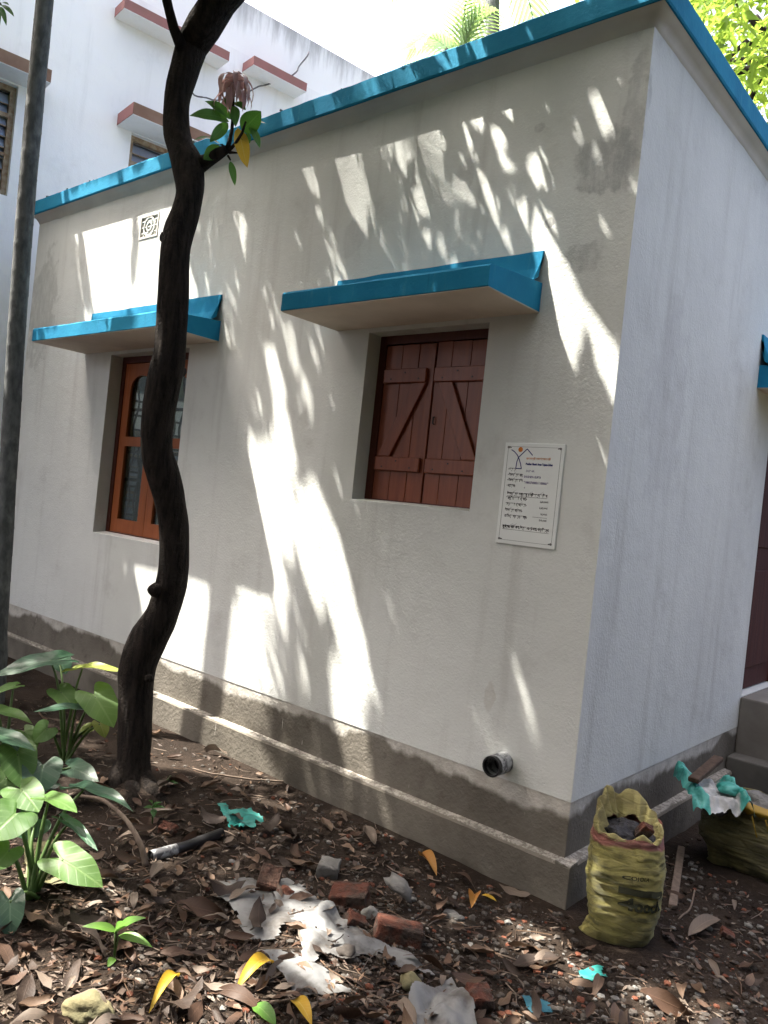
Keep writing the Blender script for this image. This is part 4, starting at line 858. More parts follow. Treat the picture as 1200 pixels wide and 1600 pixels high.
Qi = np.stack([R.uniform(-1.95, -0.6, 4000), R.uniform(0.3, 3.4, 4000)], 1); Qi = Qi[in_lit(Qi, BIG)][:45]; Ci = []   # single blades added in the wide gaps to streak the sun patches
for x_, z_ in Qi:
    for h_ in np.arange(4.1, 9, 0.2):
        t_ = h_ - z_; P_ = np.array([x_ - 0.5 * t_, -0.274 * t_, h_])
        if not in_frame(P_, 60): break
    Ci.append(P_)
Vi = leaf_cloud(np.array(Ci), 1, 0.15, 0.034, tuple(-SUN)); Vi += (np.array(Ci) - Vi[:, 2])[:, None, :]; Vw = np.concatenate([Vw, Vi[~in_frame(Vi, 8).any(1)]])
c_ = cloud_mesh('crown', Vw); co = link('crown', c_, M['crownleaf'], tree); co.matrix_parent_inverse = TI; co['kind'] = 'stuff'
# limbs that carry the foliage, kept clear of the gaps
hubs = [mainl[-1], thin[-1]]; allC = np.concatenate([Cw, Cg]); made = 0
for k in range(400):
    if made >= 26: break
    e_ = Vector(allC[R.integers(len(allC))]); h_ = hubs[int(R.integers(2))]
    if (e_ - h_).length > 4.5: continue
    s_ = np.array(spline([h_, h_.lerp(e_, 0.5) + Vector((0, 0, 0.25 + 0.1 * (e_ - h_).length)), e_], 24))
    off = np.concatenate([s_, s_ + [0.03, 0, 0], s_ - [0.03, 0, 0]])
    if in_lit(smap(off)).any() or in_frame(s_, 10)[3:].any(): continue
    b = MB(); b.tube(s_, list(np.linspace(0.04, 0.008, 24)), 7); tp(b, 'limb', M['bark']); made += 1
# one low spray of leaves hanging at the edge
b = MB(); b.tube([PX(-60, -70, 3.7), PX(-20, -20, 3.72), PX(2, 8, 3.75)], [0.01, 0.007, 0.004], 6); sb = tp(b, 'twig', M['bark'])
for (tx, ty, w) in ((22, 26, 9), (10, 40, 8), (-4, 55, 8), (14, 8, 7), (-14, 30, 9), (4, -14, 8)):
    b = MB(); leaf(b, PX(0 + tx * 0.1, 4 + ty * 0.15, 3.75), PX(tx, ty, 3.72), tocam + UPV, w / FPX * 3.75, 0.08, 0.2, 6); tp(b, 'leaf', M['sprout'], sb)

# ------------------------------------------------------------------ slim palm beside the house
PD = 5.2; pb = PX(-17, 1105, PD); pb.z = 0
palm = empty('areca_palm', (pb.x, pb.y, 0)); tag(palm, 'slim grey ringed palm trunk standing beside the end of the house', 'palm tree')
PI_ = Matrix.Translation((-pb.x, -pb.y, 0)); p_lo = PX(2, 900, PD); p_hi = PX(66, 0, PD); ax = (p_hi - p_lo)
b = MB(); pts = []; rd = []
zz = -0.05
base_pt = p_lo + ax * ((-0.05 - p_lo.z) / ax.z); k = 0
ring = 0.0
line = np.array(spline([tuple(PX(x, y, PD)) for x, y in ((-14, 1180), (3, 900), (34, 400), (70, 0), (108, -400), (150, -900))], 200))
while zz < 8.0:
    k = int(np.argmin(np.abs(line[:, 2] - zz))); p = Vector((line[k][0], line[k][1], zz))
    r0 = (0.062 if zz < 0.3 else 0.055) + 0.004 * noise.noise(Vector((zz * 3, 0, 0)))
    pts += [p, p + Vector((0, 0, 0.012)), p + Vector((0, 0, 0.024))]; rd += [r0, r0 * 1.025, r0]
    st = 0.15 + 0.06 * noise.noise(Vector((zz * 5, 2, 0))) + (0.02 if zz < 3 else 0.0); zz += max(0.05, st)
b.tube(pts, rd, 16, True, 0.05); ptk = b.build('trunk', M['palmbark'], palm, True); ptk.matrix_parent_inverse = PI_
ptop = pts[-1]
def frond(parent, root, az, elev, L, mat, inv, droop=0.9, nl=26, ll=0.42, wd=0.03, name='frond', check=False):
    b = MB(); d0 = Vector((math.cos(az) * math.cos(elev), math.sin(az) * math.cos(elev), math.sin(elev))); spts = []; p = Vector(root); d = d0.copy(); n = 22
    for i in range(n + 1):
        spts.append(p.copy()); p = p + d * (L / n); d = (d - Vector((0, 0, droop / n * (0.6 + i / n)))).normalized()
    b.tube(spts, list(np.linspace(0.018, 0.003, n + 1)), 5)
    for j in range(nl):
        t = 0.18 + 0.80 * j / (nl - 1); i = min(n - 1, int(t * n)); c = spts[i].lerp(spts[i + 1], t * n - i); dr = (spts[i + 1] - spts[i]).normalized()
        sd = dr.cross(UPV).normalized(); l = ll * (math.sin(math.pi * (0.15 + 0.8 * t)) ** 0.6)
        for s in (-1, 1):
            tip = c + (sd * s * 0.75 + dr * 0.75 - UPV * (0.25 + 0.35 * t)) * l
            leaf(b, c, tip, UPV + sd * s * -0.4, wd, 0.06, 0.3, 3, lambda q: 1 - q ** 2 if q < 1 else 0)
    o = b.build(name, mat, parent); o.matrix_parent_inverse = inv; return o
for k in range(9): frond(palm, ptop, k * 0.7 + 0.2, 1.1 - 0.12 * (k % 4), 1.9, M['frond'], PI_, 1.5, 22, 0.5)

# trees behind the house, then unseen greenery added to shade the walls
def far_palm(cx, cy, top, label, seeds, L, el, nl=16):
    e = empty('coconut_palm', (cx, cy, 0)); tag(e, label, 'palm tree'); inv = Matrix.Translation((-cx, -cy, 0))
    b = MB(); b.tube([(cx + 0.15 * math.sin(z), cy, z) for z in np.arange(-0.1, top + 0.05, 0.4)], 0.12, 10); t = b.build('trunk', M['palmbark'], e, True); t.matrix_parent_inverse = inv
    for k, az in enumerate(seeds): frond(e, (cx + 0.15 * math.sin(top), cy, top - 0.05), az, el[k % len(el)], L, M['frond'], inv, 1.6, nl, 0.6, 0.07)
c = PX(790, -130, 13.0); far_palm(c.x, c.y, c.z, 'coconut palm with hanging fronds rising behind the blue roof band', [k * 0.79 for k in range(8)], 2.5, [0.5, 0.15, -0.25, 0.1])
c = PX(710, 62, 12.0); far_palm(c.x, c.y, c.z - 0.35, 'young palm with a short spray of fronds just above the roof', [k * 0.9 for k in range(7)], 0.9, [1.2, 0.9, 0.6], 12)
def broad_tree(cx, cy, zc, rx, rz, ncl, label, name='broadleaf_tree', size=0.2, mat='farleaf'):
    e = empty(name, (cx, cy, 0)); tag(e, label, 'tree'); inv = Matrix.Translation((-cx, -cy, 0))
    b = MB(); tt = Vector((cx, cy, zc)); b.tube([(cx, cy, -0.1), (cx + 0.1, cy + 0.1, zc * 0.5), (cx, cy, zc - 0.3)], [0.22, 0.17, 0.1], 12, True, 0.1); o = b.build('trunk', M['bark'], e, True); o.matrix_parent_inverse = inv
    C = []
    while len(C) < ncl:
        p = R.uniform(-1, 1, 3); l = np.linalg.norm(p)
        if l > 1 or l < 0.35: continue
        q = np.array([cx + p[0] * rx, cy + p[1] * rx, zc + p[2] * rz])
        if noise.noise(Vector(q) * 0.9) < -0.12: continue
        C.append(q)
    C = np.array(C)
    for k in range(14):
        q = Vector(C[k * 7 % len(C)]); b = MB(); b.tube([(cx, cy, zc - 0.5), tt.lerp(q, 0.5) + Vector((0, 0, 0.2)), q], [0.07, 0.04, 0.015], 6); o = b.build('limb', M['bark'], e, True); o.matrix_parent_inverse = inv
    o = link('crown', cloud_mesh('crown', leaf_cloud(C, 12, size, size * 0.42)), M[mat], e); o.matrix_parent_inverse = inv; o['kind'] = 'stuff'
c = PX(1235, 40, 11.5); broad_tree(c.x, c.y, c.z, 3.1, 2.6, 900, 'sunlit yellow green broadleaf tree behind the side of the house')
for (x_, y_, z_, r_, lab_) in ((-1.6, -7.0, 3.0, 2.6, 'dense bush added out of view to block skylight opposite the glazed window'), (2.8, -7.2, 3.0, 2.6, 'dense bush added out of view to block skylight opposite the shuttered window'),  # unseen bushes added to hold back low skylight from the walls
                               (5.4, -5.6, 3.0, 2.6, 'dense bush added out of view to block skylight opposite the house corner'), (5.4, -2.2, 2.6, 2.3, 'dense bush added out of view to block skylight across from the yellow sack'), (5.0, 3.0, 1.9, 1.9, 'dense bush added out of view to block skylight across from the door')):
    broad_tree(x_, y_, z_, r_, z_, 900, lab_, 'garden_bush', 0.3, 'crownleaf')

broad_tree(4.6, -5.0, 6.2, 3.2, 2.3, 900, 'tall tree added out of view to darken the walls near the house corner', 'garden_tree', 0.3, 'crownleaf')  # unseen tree added to cut skylight on the lower right wall

# ------------------------------------------------------------------ taro plants
def heart(mb, A, T, nrm, width, droop=0.35, seed=0, cup=0.12):
    """heart shaped blade: A = stalk joint, T = tip"""
    A = Vector(A); T = Vector(T); d = T - A; L = d.length; dn = d.normalized(); n = Vector(nrm); n = (n - dn * n.dot(dn)).normalized(); sd = dn.cross(n).normalized()
    NT_, NR = 36, 6; vs = [A]; uvs = [(0.3, 0.0001)]; fs = []
    for j in range(1, NR + 1):
        rr = j / NR
        for k in range(NT_):
            th = 2 * math.pi * k / NT_; a = abs(((th + math.pi) % (2 * math.pi)) - math.pi) / math.pi   # 0 at tip .. 1 at the notch
            if a < 0.5: x = math.cos(a * math.pi) ; y = math.sin(a * math.pi)
            else: x = math.cos(a * math.pi) ; y = math.sin(a * math.pi)
            ext = (1 - a * 1.7) if a < 0.28 else (0.524 - 0.1 * (a - 0.28)) if a < 0.8 else 0.47 - 2.0 * (a - 0.8)
            px_ = ext * x if a < 0.28 else ext * x * 1.0
            if a < 0.28: yy = 0.5 * math.sin(a / 0.28 * math.pi / 2) ** 0.9 * 0.86; xx = 1.0 - a / 0.28 * 0.72
            elif a < 0.8: u = (a - 0.28) / 0.52; xx = 0.28 - 0.78 * math.sin(u * math.pi / 2) ; yy = 0.43 + 0.07 * math.sin(u * math.pi) - 0.22 * u * u
            else: u = (a - 0.8) / 0.2; xx = -0.50 + 0.38 * u ** 1.3; yy = 0.21 * (1 - u) ** 0.9
            if th > math.pi: yy = -yy
            xx *= rr; yy *= rr; h = -droop * (xx * xx if xx > 0 else xx * xx * 1.2) - cup * yy * yy * 4 * -0.5 + 0.018 * math.sin(th * 7 + seed) * rr * rr
            vs.append(A + dn * (xx * L) + sd * (yy * width) + n * (h * L)); uvs.append((0.3 + xx * 0.7, yy * 2 + 0.0001))
    for k in range(NT_): fs.append((0, 1 + k, 1 + (k + 1) % NT_))
    for j in range(NR - 1):
        for k in range(NT_): a = 1 + j * NT_ + k; c = 1 + j * NT_ + (k + 1) % NT_; fs.append((a, a + NT_, c + NT_, c))
    mb.add(vs, fs, uvs)
def taro(base_px, label, leaves, name='taro_plant'):
    g = GP(*base_px); g.z = gz(g.x, g.y); e = empty(name, g); tag(e, label, 'plant', 'taro plants round the tree' if name == 'taro_plant' else None); inv = Matrix.Translation(-g); D0 = (g - CAM).dot(CF)
    rr = random.Random(int(base_px[0] * 7 + base_px[1]))
    for (ax_, ay_, tx, ty, w, mat, da, dt, nu) in leaves:
        A = PX(ax_, ay_, D0 + da); T = PX(tx, ty, D0 + dt); L = (T - A).length; wd = w / FPX * (D0 + da)
        nrm = (UPV * (1 - nu) + (CAM - A).normalized() * nu)
        b = MB(); heart(b, A, T, nrm, wd, 0.18, rr.uniform(0, 6)); o = b.build('leaf', M[mat], e, True); o.matrix_parent_inverse = inv
        s = g + Vector((rr.uniform(-0.02, 0.02), rr.uniform(-0.02, 0.02), -0.01)); mid = s.lerp(A, 0.55) + Vector((0, 0, 0.16 * (A - s).length)) + (s - A).cross(UPV) * rr.uniform(-0.04, 0.04)
        pt = spline([s, mid, A - (T - A).normalized() * 0.004], 14); b = MB(); b.tube(pt, list(np.linspace(0.010, 0.0045, 14)), 7); o = b.build('stalk', M['petiole'], e, True); o.matrix_parent_inverse = inv
taro((103, 1190), 'tall taro plant with spread heart shaped leaves at the foot of the mango trunk', [
    (78, 1032, -14, 1046, 44, 'tarodark', 0.05, -0.15, 0.28), (130, 1043, 190, 1037, 34, 'taroyellow', 0.1, 0.0, 0.12), (150, 1090, 178, 1130, 60, 'taro', -0.02, -0.12, 0.55), (96, 1082, 118, 1105, 42, 'taro', 0.0, -0.06, 0.4),
    (118, 1106, 55, 1103, 26, 'tarodark', -0.08, -0.2, 0.15), (92, 1030, 104, 1050, 40, 'tarodark', 0.2, 0.15, 0.3), (157, 1132, 165, 1150, 26, 'taroyellow', 0.05, 0.0, 0.4), (72, 1140, 52, 1158, 40, 'taro', -0.05, -0.1, 0.5), (138, 1138, 120, 1146, 22, 'taroyellow', 0.08, 0.06, 0.4)])
taro((50, 1402), 'large taro plant with sunlit pale leaves beside the withered tan leaf', [
    (78, 1247, 120, 1258, 40, 'taro', 0.1, 0.0, 0.16), (20, 1275, -20, 1310, 80, 'taro', 0.0, -0.1, 0.45), (100, 1345, 159, 1378, 62, 'taro', -0.1, -0.16, 0.6), (54, 1282, 24, 1305, 60, 'tarodark', 0.15, 0.1, 0.6), (34, 1235, 60, 1262, 60, 'taro', 0.2, 0.12, 0.5),
    (12, 1330, -12, 1358, 50, 'taro', -0.05, -0.12, 0.5), (15, 1412, 16, 1462, 48, 'tarodark', -0.18, -0.26, 0.75), (134, 1232, 207, 1246, 32, 'tarodark', 0.2, 0.05, 0.12), (108, 1286, 154, 1318, 22, 'tarodark', 0.05, -0.05, 0.15)])
taro((14, 1262), 'taro plant with dark blue green leaves between the two larger taros', [
    (28, 1180, 36, 1228, 60, 'taro', 0.0, -0.1, 0.6), (-6, 1148, 55, 1160, 40, 'tarodark', 0.05, -0.05, 0.2), (66, 1200, 60, 1240, 64, 'tarodark', 0.0, -0.1, 0.6), (112, 1200, 150, 1212, 40, 'tarodark', 0.1, 0.0, 0.55), (6, 1218, -20, 1240, 50, 'taro', -0.05, -0.1, 0.5), (72, 1222, 28, 1232, 44, 'tarodark', 0.05, 0.0, 0.35)])
taro((4, 1180), 'small taro plant with narrow green leaves growing against the plinth ledge', [
    (20, 1072, -12, 1080, 22, 'taro', 0.1, 0.0, 0.2), (-4, 1110, 50, 1118, 30, 'taro', 0.0, -0.1, 0.2), (40, 1145, 58, 1165, 34, 'taro', -0.05, -0.1, 0.4), (12, 1150, 30, 1170, 30, 'tarodark', 0, -0.05, 0.4)])
def seedling(base_px, label, leaves, mat='seedling'):
    g = GP(*base_px); g.z = gz(g.x, g.y); e = empty('seedling', g); tag(e, label, 'plant'); inv = Matrix.Translation(-g); D0 = (g - CAM).dot(CF)
    for (bx, by, tx, ty, w, nu) in leaves:
        B_ = PX(bx, by, D0); T = PX(tx, ty, D0 - 0.04); b = MB(); leaf(b, B_, T, UPV * (1 - nu) + (CAM - B_).normalized() * nu, w / FPX * D0, 0.12, 0.15, 8, prof_wide, 0.02); o = b.build('leaf', M[mat], e, True); o.matrix_parent_inverse = inv
        b = MB(); b.tube([g - Vector((0, 0, 0.01)), g.lerp(B_, 0.6) + Vector((0, 0, 0.01)), B_], 0.0025, 5); o = b.build('stem', M['petiole'], e, True); o.matrix_parent_inverse = inv
seedling((178, 1500), 'bright green three leaved seedling rising from the dry leaves', [(182, 1455, 128, 1448, 15, 0.4), (182, 1455, 228, 1434, 17, 0.5), (186, 1462, 238, 1480, 16, 0.45), (180, 1456, 196, 1440, 14, 0.6), (178, 1496, 168, 1512, 12, 0.6)])
seedling((238, 1290), 'tiny green weed on bare soil just in front of the trunk', [(238, 1262, 224, 1262, 6, 0.6), (238, 1260, 252, 1254, 6, 0.6), (238, 1262, 258, 1262, 6, 0.6), (240, 1264, 240, 1278, 10, 0.7), (238, 1258, 232, 1250, 6, 0.6)], 'sprout')
seedling((262, 1236), 'small weed with pointed leaves close behind the trunk foot', [(258, 1226, 234, 1226, 7, 0.5), (260, 1224, 280, 1226, 8, 0.5), (258, 1226, 252, 1238, 8, 0.6), (262, 1222, 268, 1212, 7, 0.5), (256, 1224, 244, 1234, 7, 0.5)], 'sprout')

# ------------------------------------------------------------------ sacks
def make_sack(root, H, rx, ry, mat, rimmat, seed, yaw, open_top=True, lean=(0, 0), corner=0.05, slump=0.0, lumpy=0.0):
    """woven sack standing on its base: returns (mesh object, surface function)"""
    NTH, NV = 72, 54
    def surf(th, v, inner=False):
        c, s = math.cos(th), math.sin(th); e = 0.72                                  # rounded box section
        cx = math.copysign(abs(c) ** e, c); sy = math.copysign(abs(s) ** e, s)
        prof = 0.80 + 0.24 * math.sin(min(1, v * 1.25) * math.pi * 0.62) - 0.10 * max(0, v - 0.72) / 0.28
        if v < 0.12: prof *= 0.78 + 0.22 * (v / 0.12) ** 0.6
        k = Vector((c * 1.3, s * 1.3, v * 3.2)) + Vector((seed * 3.1, 0, 0))
        wr = 0.040 * noise.noise(k * 1.6) + 0.034 * noise.noise(Vector((c * 2, s * 2, v * 16 + seed))) + 0.026 * noise.noise(Vector((c * 4, s * 4, v * 34 + seed)))
        wr += 0.022 * math.sin(v * 95 + 3 * noise.noise(Vector((c * 1.4, s * 1.4, v * 3))) * 2) * (0.3 + 0.7 * noise.noise(Vector((c, s, v * 2 + 9))) ** 2)
        r = prof + wr * 1.3 + lumpy * (noise.noise(k * 0.8 + Vector((0, 0, 4))) - 0.45 * max(0, v - 0.55))
        if inner: r *= 0.90
        x = cx * rx * r; y = sy * ry * r; z = v * H
        z += (0.035 * noise.noise(Vector((c * 1.5, s * 1.5, seed + 2))) + 0.05 * s * slump) * max(0, v - 0.5) * 2
        if v < 0.2: x += corner * (1 - v / 0.2) ** 2 * (1 if c < -0.5 and s < 0 else 0) * c
        return Vector((x + lean[0] * v, y + lean[1] * v, max(0, z)))
    vs = [Vector((0, 0, 0.0))]; 
    for j in range(NV + 1):
        for k in range(NTH): vs.append(surf(2 * math.pi * k / NTH, j / NV))
    fs = [(0, 1 + (k + 1) % NTH, 1 + k) for k in range(NTH)]
    for j in range(NV):
        for k in range(NTH): a = 1 + j * NTH + k; c = 1 + j * NTH + (k + 1) % NTH; fs.append((a, c, c + NTH, a + NTH))
    b = MB(); b.add(vs, fs); body = b.build('body', mat, root, True)
    return body, surf
def facing(loc):
    d = CAM - Vector(loc); return math.atan2(d.y, d.x)
g = Vector((0.295, -0.075, 0)); g.z = gz(g.x, g.y) - 0.006
s1 = empty('rubble_sack', g, facing(g) + math.pi / 2); tag(s1, 'open yellow woven sack filled with rubble at the house corner', 'sack')
b1, sf = make_sack(s1, 0.43, 0.138, 0.12, M['sack'], M['sackrim'], 1.0, 0, lean=(-0.012, 0.0), corner=0.07, slump=0.6)
# local -y faces the camera, +x is to the right
rim = MB(); NTH = 96; rows = []
def rimpt(th, u):
    """u 0..1 runs from the outer roll over the lip and down inside"""
    p = sf(th, 0.985); c, s = math.cos(th), math.sin(th); back = max(0, s * 0.8 - c * 0.55)
    hgt = 0.012 + 0.085 * max(0, back) ** 1.2 + 0.014 * noise.noise(Vector((c * 3, s * 3, 4))) + 0.010 * math.sin(th * 9)
    ru = u * math.pi; out = 0.016 * math.sin(ru) * (1 + 0.6 * noise.noise(Vector((c * 5, s * 5, 1)))) - u * 0.05
    z = math.sin(min(1, u * 1.6) * math.pi / 2) * hgt if u < 0.62 else hgt - (u - 0.62) * (0.10 + hgt * 1.6)
    fold = 0.010 * math.sin(th * 15 + u * 4) * u
    return Vector((p.x * (1 + (out + fold) / 0.15), p.y * (1 + (out + fold) / 0.13), p.z + z))
nu = 14
for k in range(NTH):
    for j in range(nu + 1): rows.append(rimpt(2 * math.pi * k / NTH, j / nu))
rim.add(rows, [(k * (nu + 1) + j, ((k + 1) % NTH) * (nu + 1) + j, ((k + 1) % NTH) * (nu + 1) + j + 1, k * (nu + 1) + j + 1) for k in range(NTH) for j in range(nu)])
ro = rim.build('folded_rim', M['sackrim'], s1, True); ro['label'] = 'pale yellow folded rim of the sack mouth'
def lump(size, seed, sub=3, amp=0.25, boxy=0.0):
    bm = bmesh.new()
    if boxy: bmesh.ops.create_cube(bm, size=1.0); bmesh.ops.bevel(bm, geom=list(bm.edges), offset=0.05, segments=1, affect='EDGES'); bmesh.ops.subdivide_edges(bm, edges=list(bm.edges), cuts=2, use_grid_fill=True)
    else: bmesh.ops.create_icosphere(bm, subdivisions=sub, radius=0.5)
    for v in bm.verts:
        n = v.co.normalized(); k = v.co * 2.2 + Vector((seed * 5.3, seed, 0))
        v.co += n * (amp * 0.6 * noise.noise(k) + amp * 0.25 * noise.noise(k * 3))
        v.co = Vector((v.co.x * size[0], v.co.y * size[1], v.co.z * size[2]))
    me = bpy.data.meshes.new('lump'); bm.to_mesh(me); bm.free(); return me
o = link('rubble', lump((0.21, 0.17, 0.12), 3, 4, 0.5), M['rubble'], s1, False); o.location = (-0.01, 0.0, 0.375)
o = link('brick_chip', lump((0.045, 0.035, 0.06), 5, 2, 0.2, 1), M['brick'], s1); o.location = (0.045, -0.04, 0.435); o.rotation_euler = (0.3, 0.5, 0.4)
# print on the sack: lettering laid onto the woven surface
def sack_text(body, th0, v0, size, width, bold, parent, H):
    c = bpy.data.curves.new('t', 'FONT'); c.body = body; c.size = size; c.offset = bold; c.resolution_u = 2
    o = bpy.data.objects.new('t', c); COL.objects.link(o); bpy.context.view_layer.update(); me = bpy.data.meshes.new_from_object(o.evaluated_get(bpy.context.evaluated_depsgraph_get())); bpy.data.objects.remove(o)
    bm = bmesh.new(); bm.from_mesh(me); bmesh.ops.triangulate(bm, faces=list(bm.faces)); bmesh.ops.subdivide_edges(bm, edges=[e for e in bm.edges if e.calc_length() > size * 0.15], cuts=2)
    x0 = min(v.co.x for v in bm.verts); w = max(v.co.x for v in bm.verts) - x0
    for v in bm.verts:
        a = (v.co.x - x0) / w * width; th = th0 + a / 0.135; p = sf(th, v0 + v.co.y / H); q = Vector((p.x, p.y, 0)).normalized() * 0.0035; v.co = p + q
    bm.to_mesh(me); bm.free(); me.materials.clear(); me.name = 'printed_lettering'
    link('printed_lettering', me, M['ink'], parent)
F0 = -math.pi / 2
sack_text('4ooch', F0 - 0.05, 0.385, 0.06, 0.15, 0.003, s1, 0.43)
sack_text('COIOLA', F0 - 0.02, 0.655, 0.022, 0.075, 0.0003, s1, 0.43)
sack_text('▬▬▬', F0 - 0.05, 0.515, 0.06, 0.15, 0.004, s1, 0.43)

g = Vector((0.42, 1.12, 0)); g.z = gz(g.x, g.y) - 0.006
s2 = empty('rubble_sack', g, facing(g) + math.pi / 2); tag(s2, 'slumped dirty brown yellow sack by the step with frayed yellow fibres', 'sack')
b2, sf = make_sack(s2, 0.33, 0.20, 0.18, M['sack2'], M['sackrim'], 4.0, 0, lean=(-0.02, 0), corner=0.03, lumpy=0.30)
b = MB(); n = 40; rowsv = []
for k in range(n + 1):
    th = F0 - 0.3 + 2.4 * k / n
    for v, o_ in ((0.93 + 0.03 * math.sin(k * 2.3), 0.004), (0.965, 0.010), (1.0, 0.008), (1.04, -0.03)): p = sf(th, v); p = p + Vector((p.x, p.y, 0)).normalized() * (o_ + 0.012 * noise.noise(Vector((k * 0.9, v * 20, 0)))); rowsv.append(p)
b.add(rowsv, [(k * 4 + j, (k + 1) * 4 + j, (k + 1) * 4 + j + 1, k * 4 + j + 1) for k in range(n) for j in range(3)]); b.build('frayed_rim', M['yfibre'], s2, True)
for k in range(12):
    th = F0 - 0.2 + 1.6 * r5.random(); p = sf(th, 0.92); q = sf(th + r5.uniform(-0.1, 0.1), r5.uniform(0.6, 0.8)); out = lambda w: Vector((w.x, w.y, 0)).normalized() * 0.012
    b = MB(); b.tube([p + out(p), p.lerp(q, 0.5) + out(p) * 1.8, q + out(q)], 0.003, 4); b.build('loose_fibre', M['yfibre'], s2)
o = link('contents', lump((0.36, 0.3, 0.16), 8, 4, 0.4), M['concrete'], s2); o.location = (0, 0, 0.28)
S2TOP = g.z + 0.33
# cloths
def cloth(name, corners, mat, amp, label, cat, seed, n=26, base=None, group=None, thick=0.002, freq=9.0, lift=0.0, ragged=0.16, outline=None):
    """sheet spanned by four px corners dropped on the ground, folded by noise"""
    P4 = [Vector(c) for c in corners]; cen = sum(P4, Vector()) / 4; mb = MB(); idx = {}; vs = []; fs = []
    for j in range(n + 1):
        for i in range(n + 1):
            u, v = i / n, j / n; p = (P4[0] * (1 - u) + P4[1] * u) * (1 - v) + (P4[3] * (1 - u) + P4[2] * u) * v
            k = p * freq + Vector((seed * 7.7, 0, 0)); p = p + Vector((noise.noise(k * 0.6), noise.noise(k * 0.6 + Vector((9, 0, 0))), 0)) * 0.03
            f = abs(noise.noise(k)) * 1.2 + 0.35 * abs(noise.noise(k * 2.3))
            zb = base(p.x, p.y) if base else p.z
            vs.append(Vector((p.x, p.y, zb + lift + amp * f)) - cen)
    e = lambda i, j: min(i, n - i, j, n - j) / n
    for j in range(n):
        for i in range(n):
            p = vs[j * (n + 1) + i]
            if e(i + 0.5, j + 0.5) < ragged * (0.35 + 0.9 * noise.noise(Vector((i / n * 3.1, j / n * 3.1, seed * 3)))): continue
            a = j * (n + 1) + i; fs.append((a, a + 1, a + n + 2, a + n + 1))
    mb.add(vs, fs); o = mb.build(name, mat, None, True); o.location = cen; tag(o, label, cat, group)
    bm = bmesh.new(); bm.from_mesh(o.data); bmesh.ops.delete(bm, geom=[v for v in bm.verts if not v.link_faces], context='VERTS'); bm.to_mesh(o.data); bm.free()
    return o
def gnd4(*px): return [GP(*p) for p in px]
DS = (Vector((0.42, 1.12, 0)) - CAM).dot(CF)
RH = Vector((CR.x, CR.y, 0)).normalized(); FH = Vector((CF.x, CF.y, 0)).normalized(); tc = PX(1112, 1250, DS - 0.05); tc.z = S2TOP
b = MB(); vs = []; uvs = []; n = 40
for j in range(n + 1):
    for i in range(n + 1):
        u, v = i / n, j / n; k = Vector((u * 4, v * 4, 7.0))
        x = -0.15 + 0.28 * u + 0.02 * noise.noise(k * 1.3); y = 0.13 - 0.29 * v + 0.02 * noise.noise(k * 1.1 + Vector((5, 0, 0)))
        z = 0.035 + 0.035 * abs(noise.noise(k * 1.0)) + 0.022 * abs(noise.noise(k * 2.4)) + 0.010 * noise.noise(k * 5)
        if u < 0.24: z += 0.045 * math.sin(u / 0.24 * math.pi) * (1.3 - v) + 0.02 * (1 - v)
        if u > 0.78: z += 0.05 * math.sin((u - 0.78) / 0.22 * math.pi) * (0.4 + 0.8 * abs(math.sin(v * 5)))
        if v > 0.82: z -= (v - 0.82) * 0.30 + 0.005 * math.sin(u * 11)
        vs.append(RH * x + FH * y + Vector((0, 0, z))); uvs.append((u, v + 0.001))
b.add(vs, [(j * (n + 1) + i, j * (n + 1) + i + 1, (j + 1) * (n + 1) + i + 1, (j + 1) * (n + 1) + i) for j in range(n) for i in range(n)], uvs)
ts = b.build('torn_sack', M['torn'], None, True); ts.location = tc; tag(ts, 'torn white and teal sack crumpled on top of the slumped sack', 'torn sack')
o = link('white_bundle', lump((0.11, 0.09, 0.05), 2, 3, 0.35), M['torn'], ts, True); o.location = RH * 0.05 - FH * 0.05 + Vector((0, 0, 0.075))
a_ = PX(1080, 1248, DS - 0.14); c_ = PX(1122, 1190, DS + 0.16); a_.z = 0.425; c_.z = 0.46
b = MB(); b.bar(a_, c_, 0.05, 0.025); o = b.build('wood_offcut', M['brownwood']); bevel(o, 0.004, 1); tag(o, 'brown wooden offcut lying across the torn teal sack', 'wood')
# pale sacking hanging to the right of the second sack
ps = [PX(1150, 1218, DS + 0.1), PX(1215, 1230, DS + 0.1), PX(1225, 1370, DS + 0.05), PX(1190, 1345, DS + 0.02)]
b = MB(); vs = []; n = 18; cen = Vector((0.62, 1.25, 0.0))
for j in range(n + 1):
    for i in range(n + 1):
        u, v = i / n, j / n; th = -1.25 + 1.9 * u; r_ = 0.175 + 0.05 * v + 0.014 * math.sin(u * 15 + v * 5) + 0.012 * noise.noise(Vector((u * 5, v * 5, 3)))
        vs.append(Vector((cen.x + r_ * math.cos(th), cen.y + r_ * math.sin(th), 0.40 - 0.385 * v + 0.03 * math.sin(u * 9) * (1 - v))) if v > 0.12 else Vector((cen.x + r_ * (0.4 + 5 * v) * math.cos(th), cen.y + r_ * (0.4 + 5 * v) * math.sin(th), 0.41 + 0.02 * math.sin(u * 7))))
b.add([v - cen for v in vs], [(j * (n + 1) + i, j * (n + 1) + i + 1, (j + 1) * (n + 1) + i + 1, (j + 1) * (n + 1) + i) for j in range(n) for i in range(n)])
o = b.build('draped_sacking', M['lightsack'], None, True); o.location = cen; tag(o, 'pale yellow sacking draped over a heap next to the step', 'sacking')
o = link('rubble_heap', lump((0.36, 0.36, 0.7), 12, 4, 0.25), M['concrete']); o.location = (0.62, 1.25, 0.03); tag(o, 'grey rubble heap under the pale yellow sacking', 'rubble')

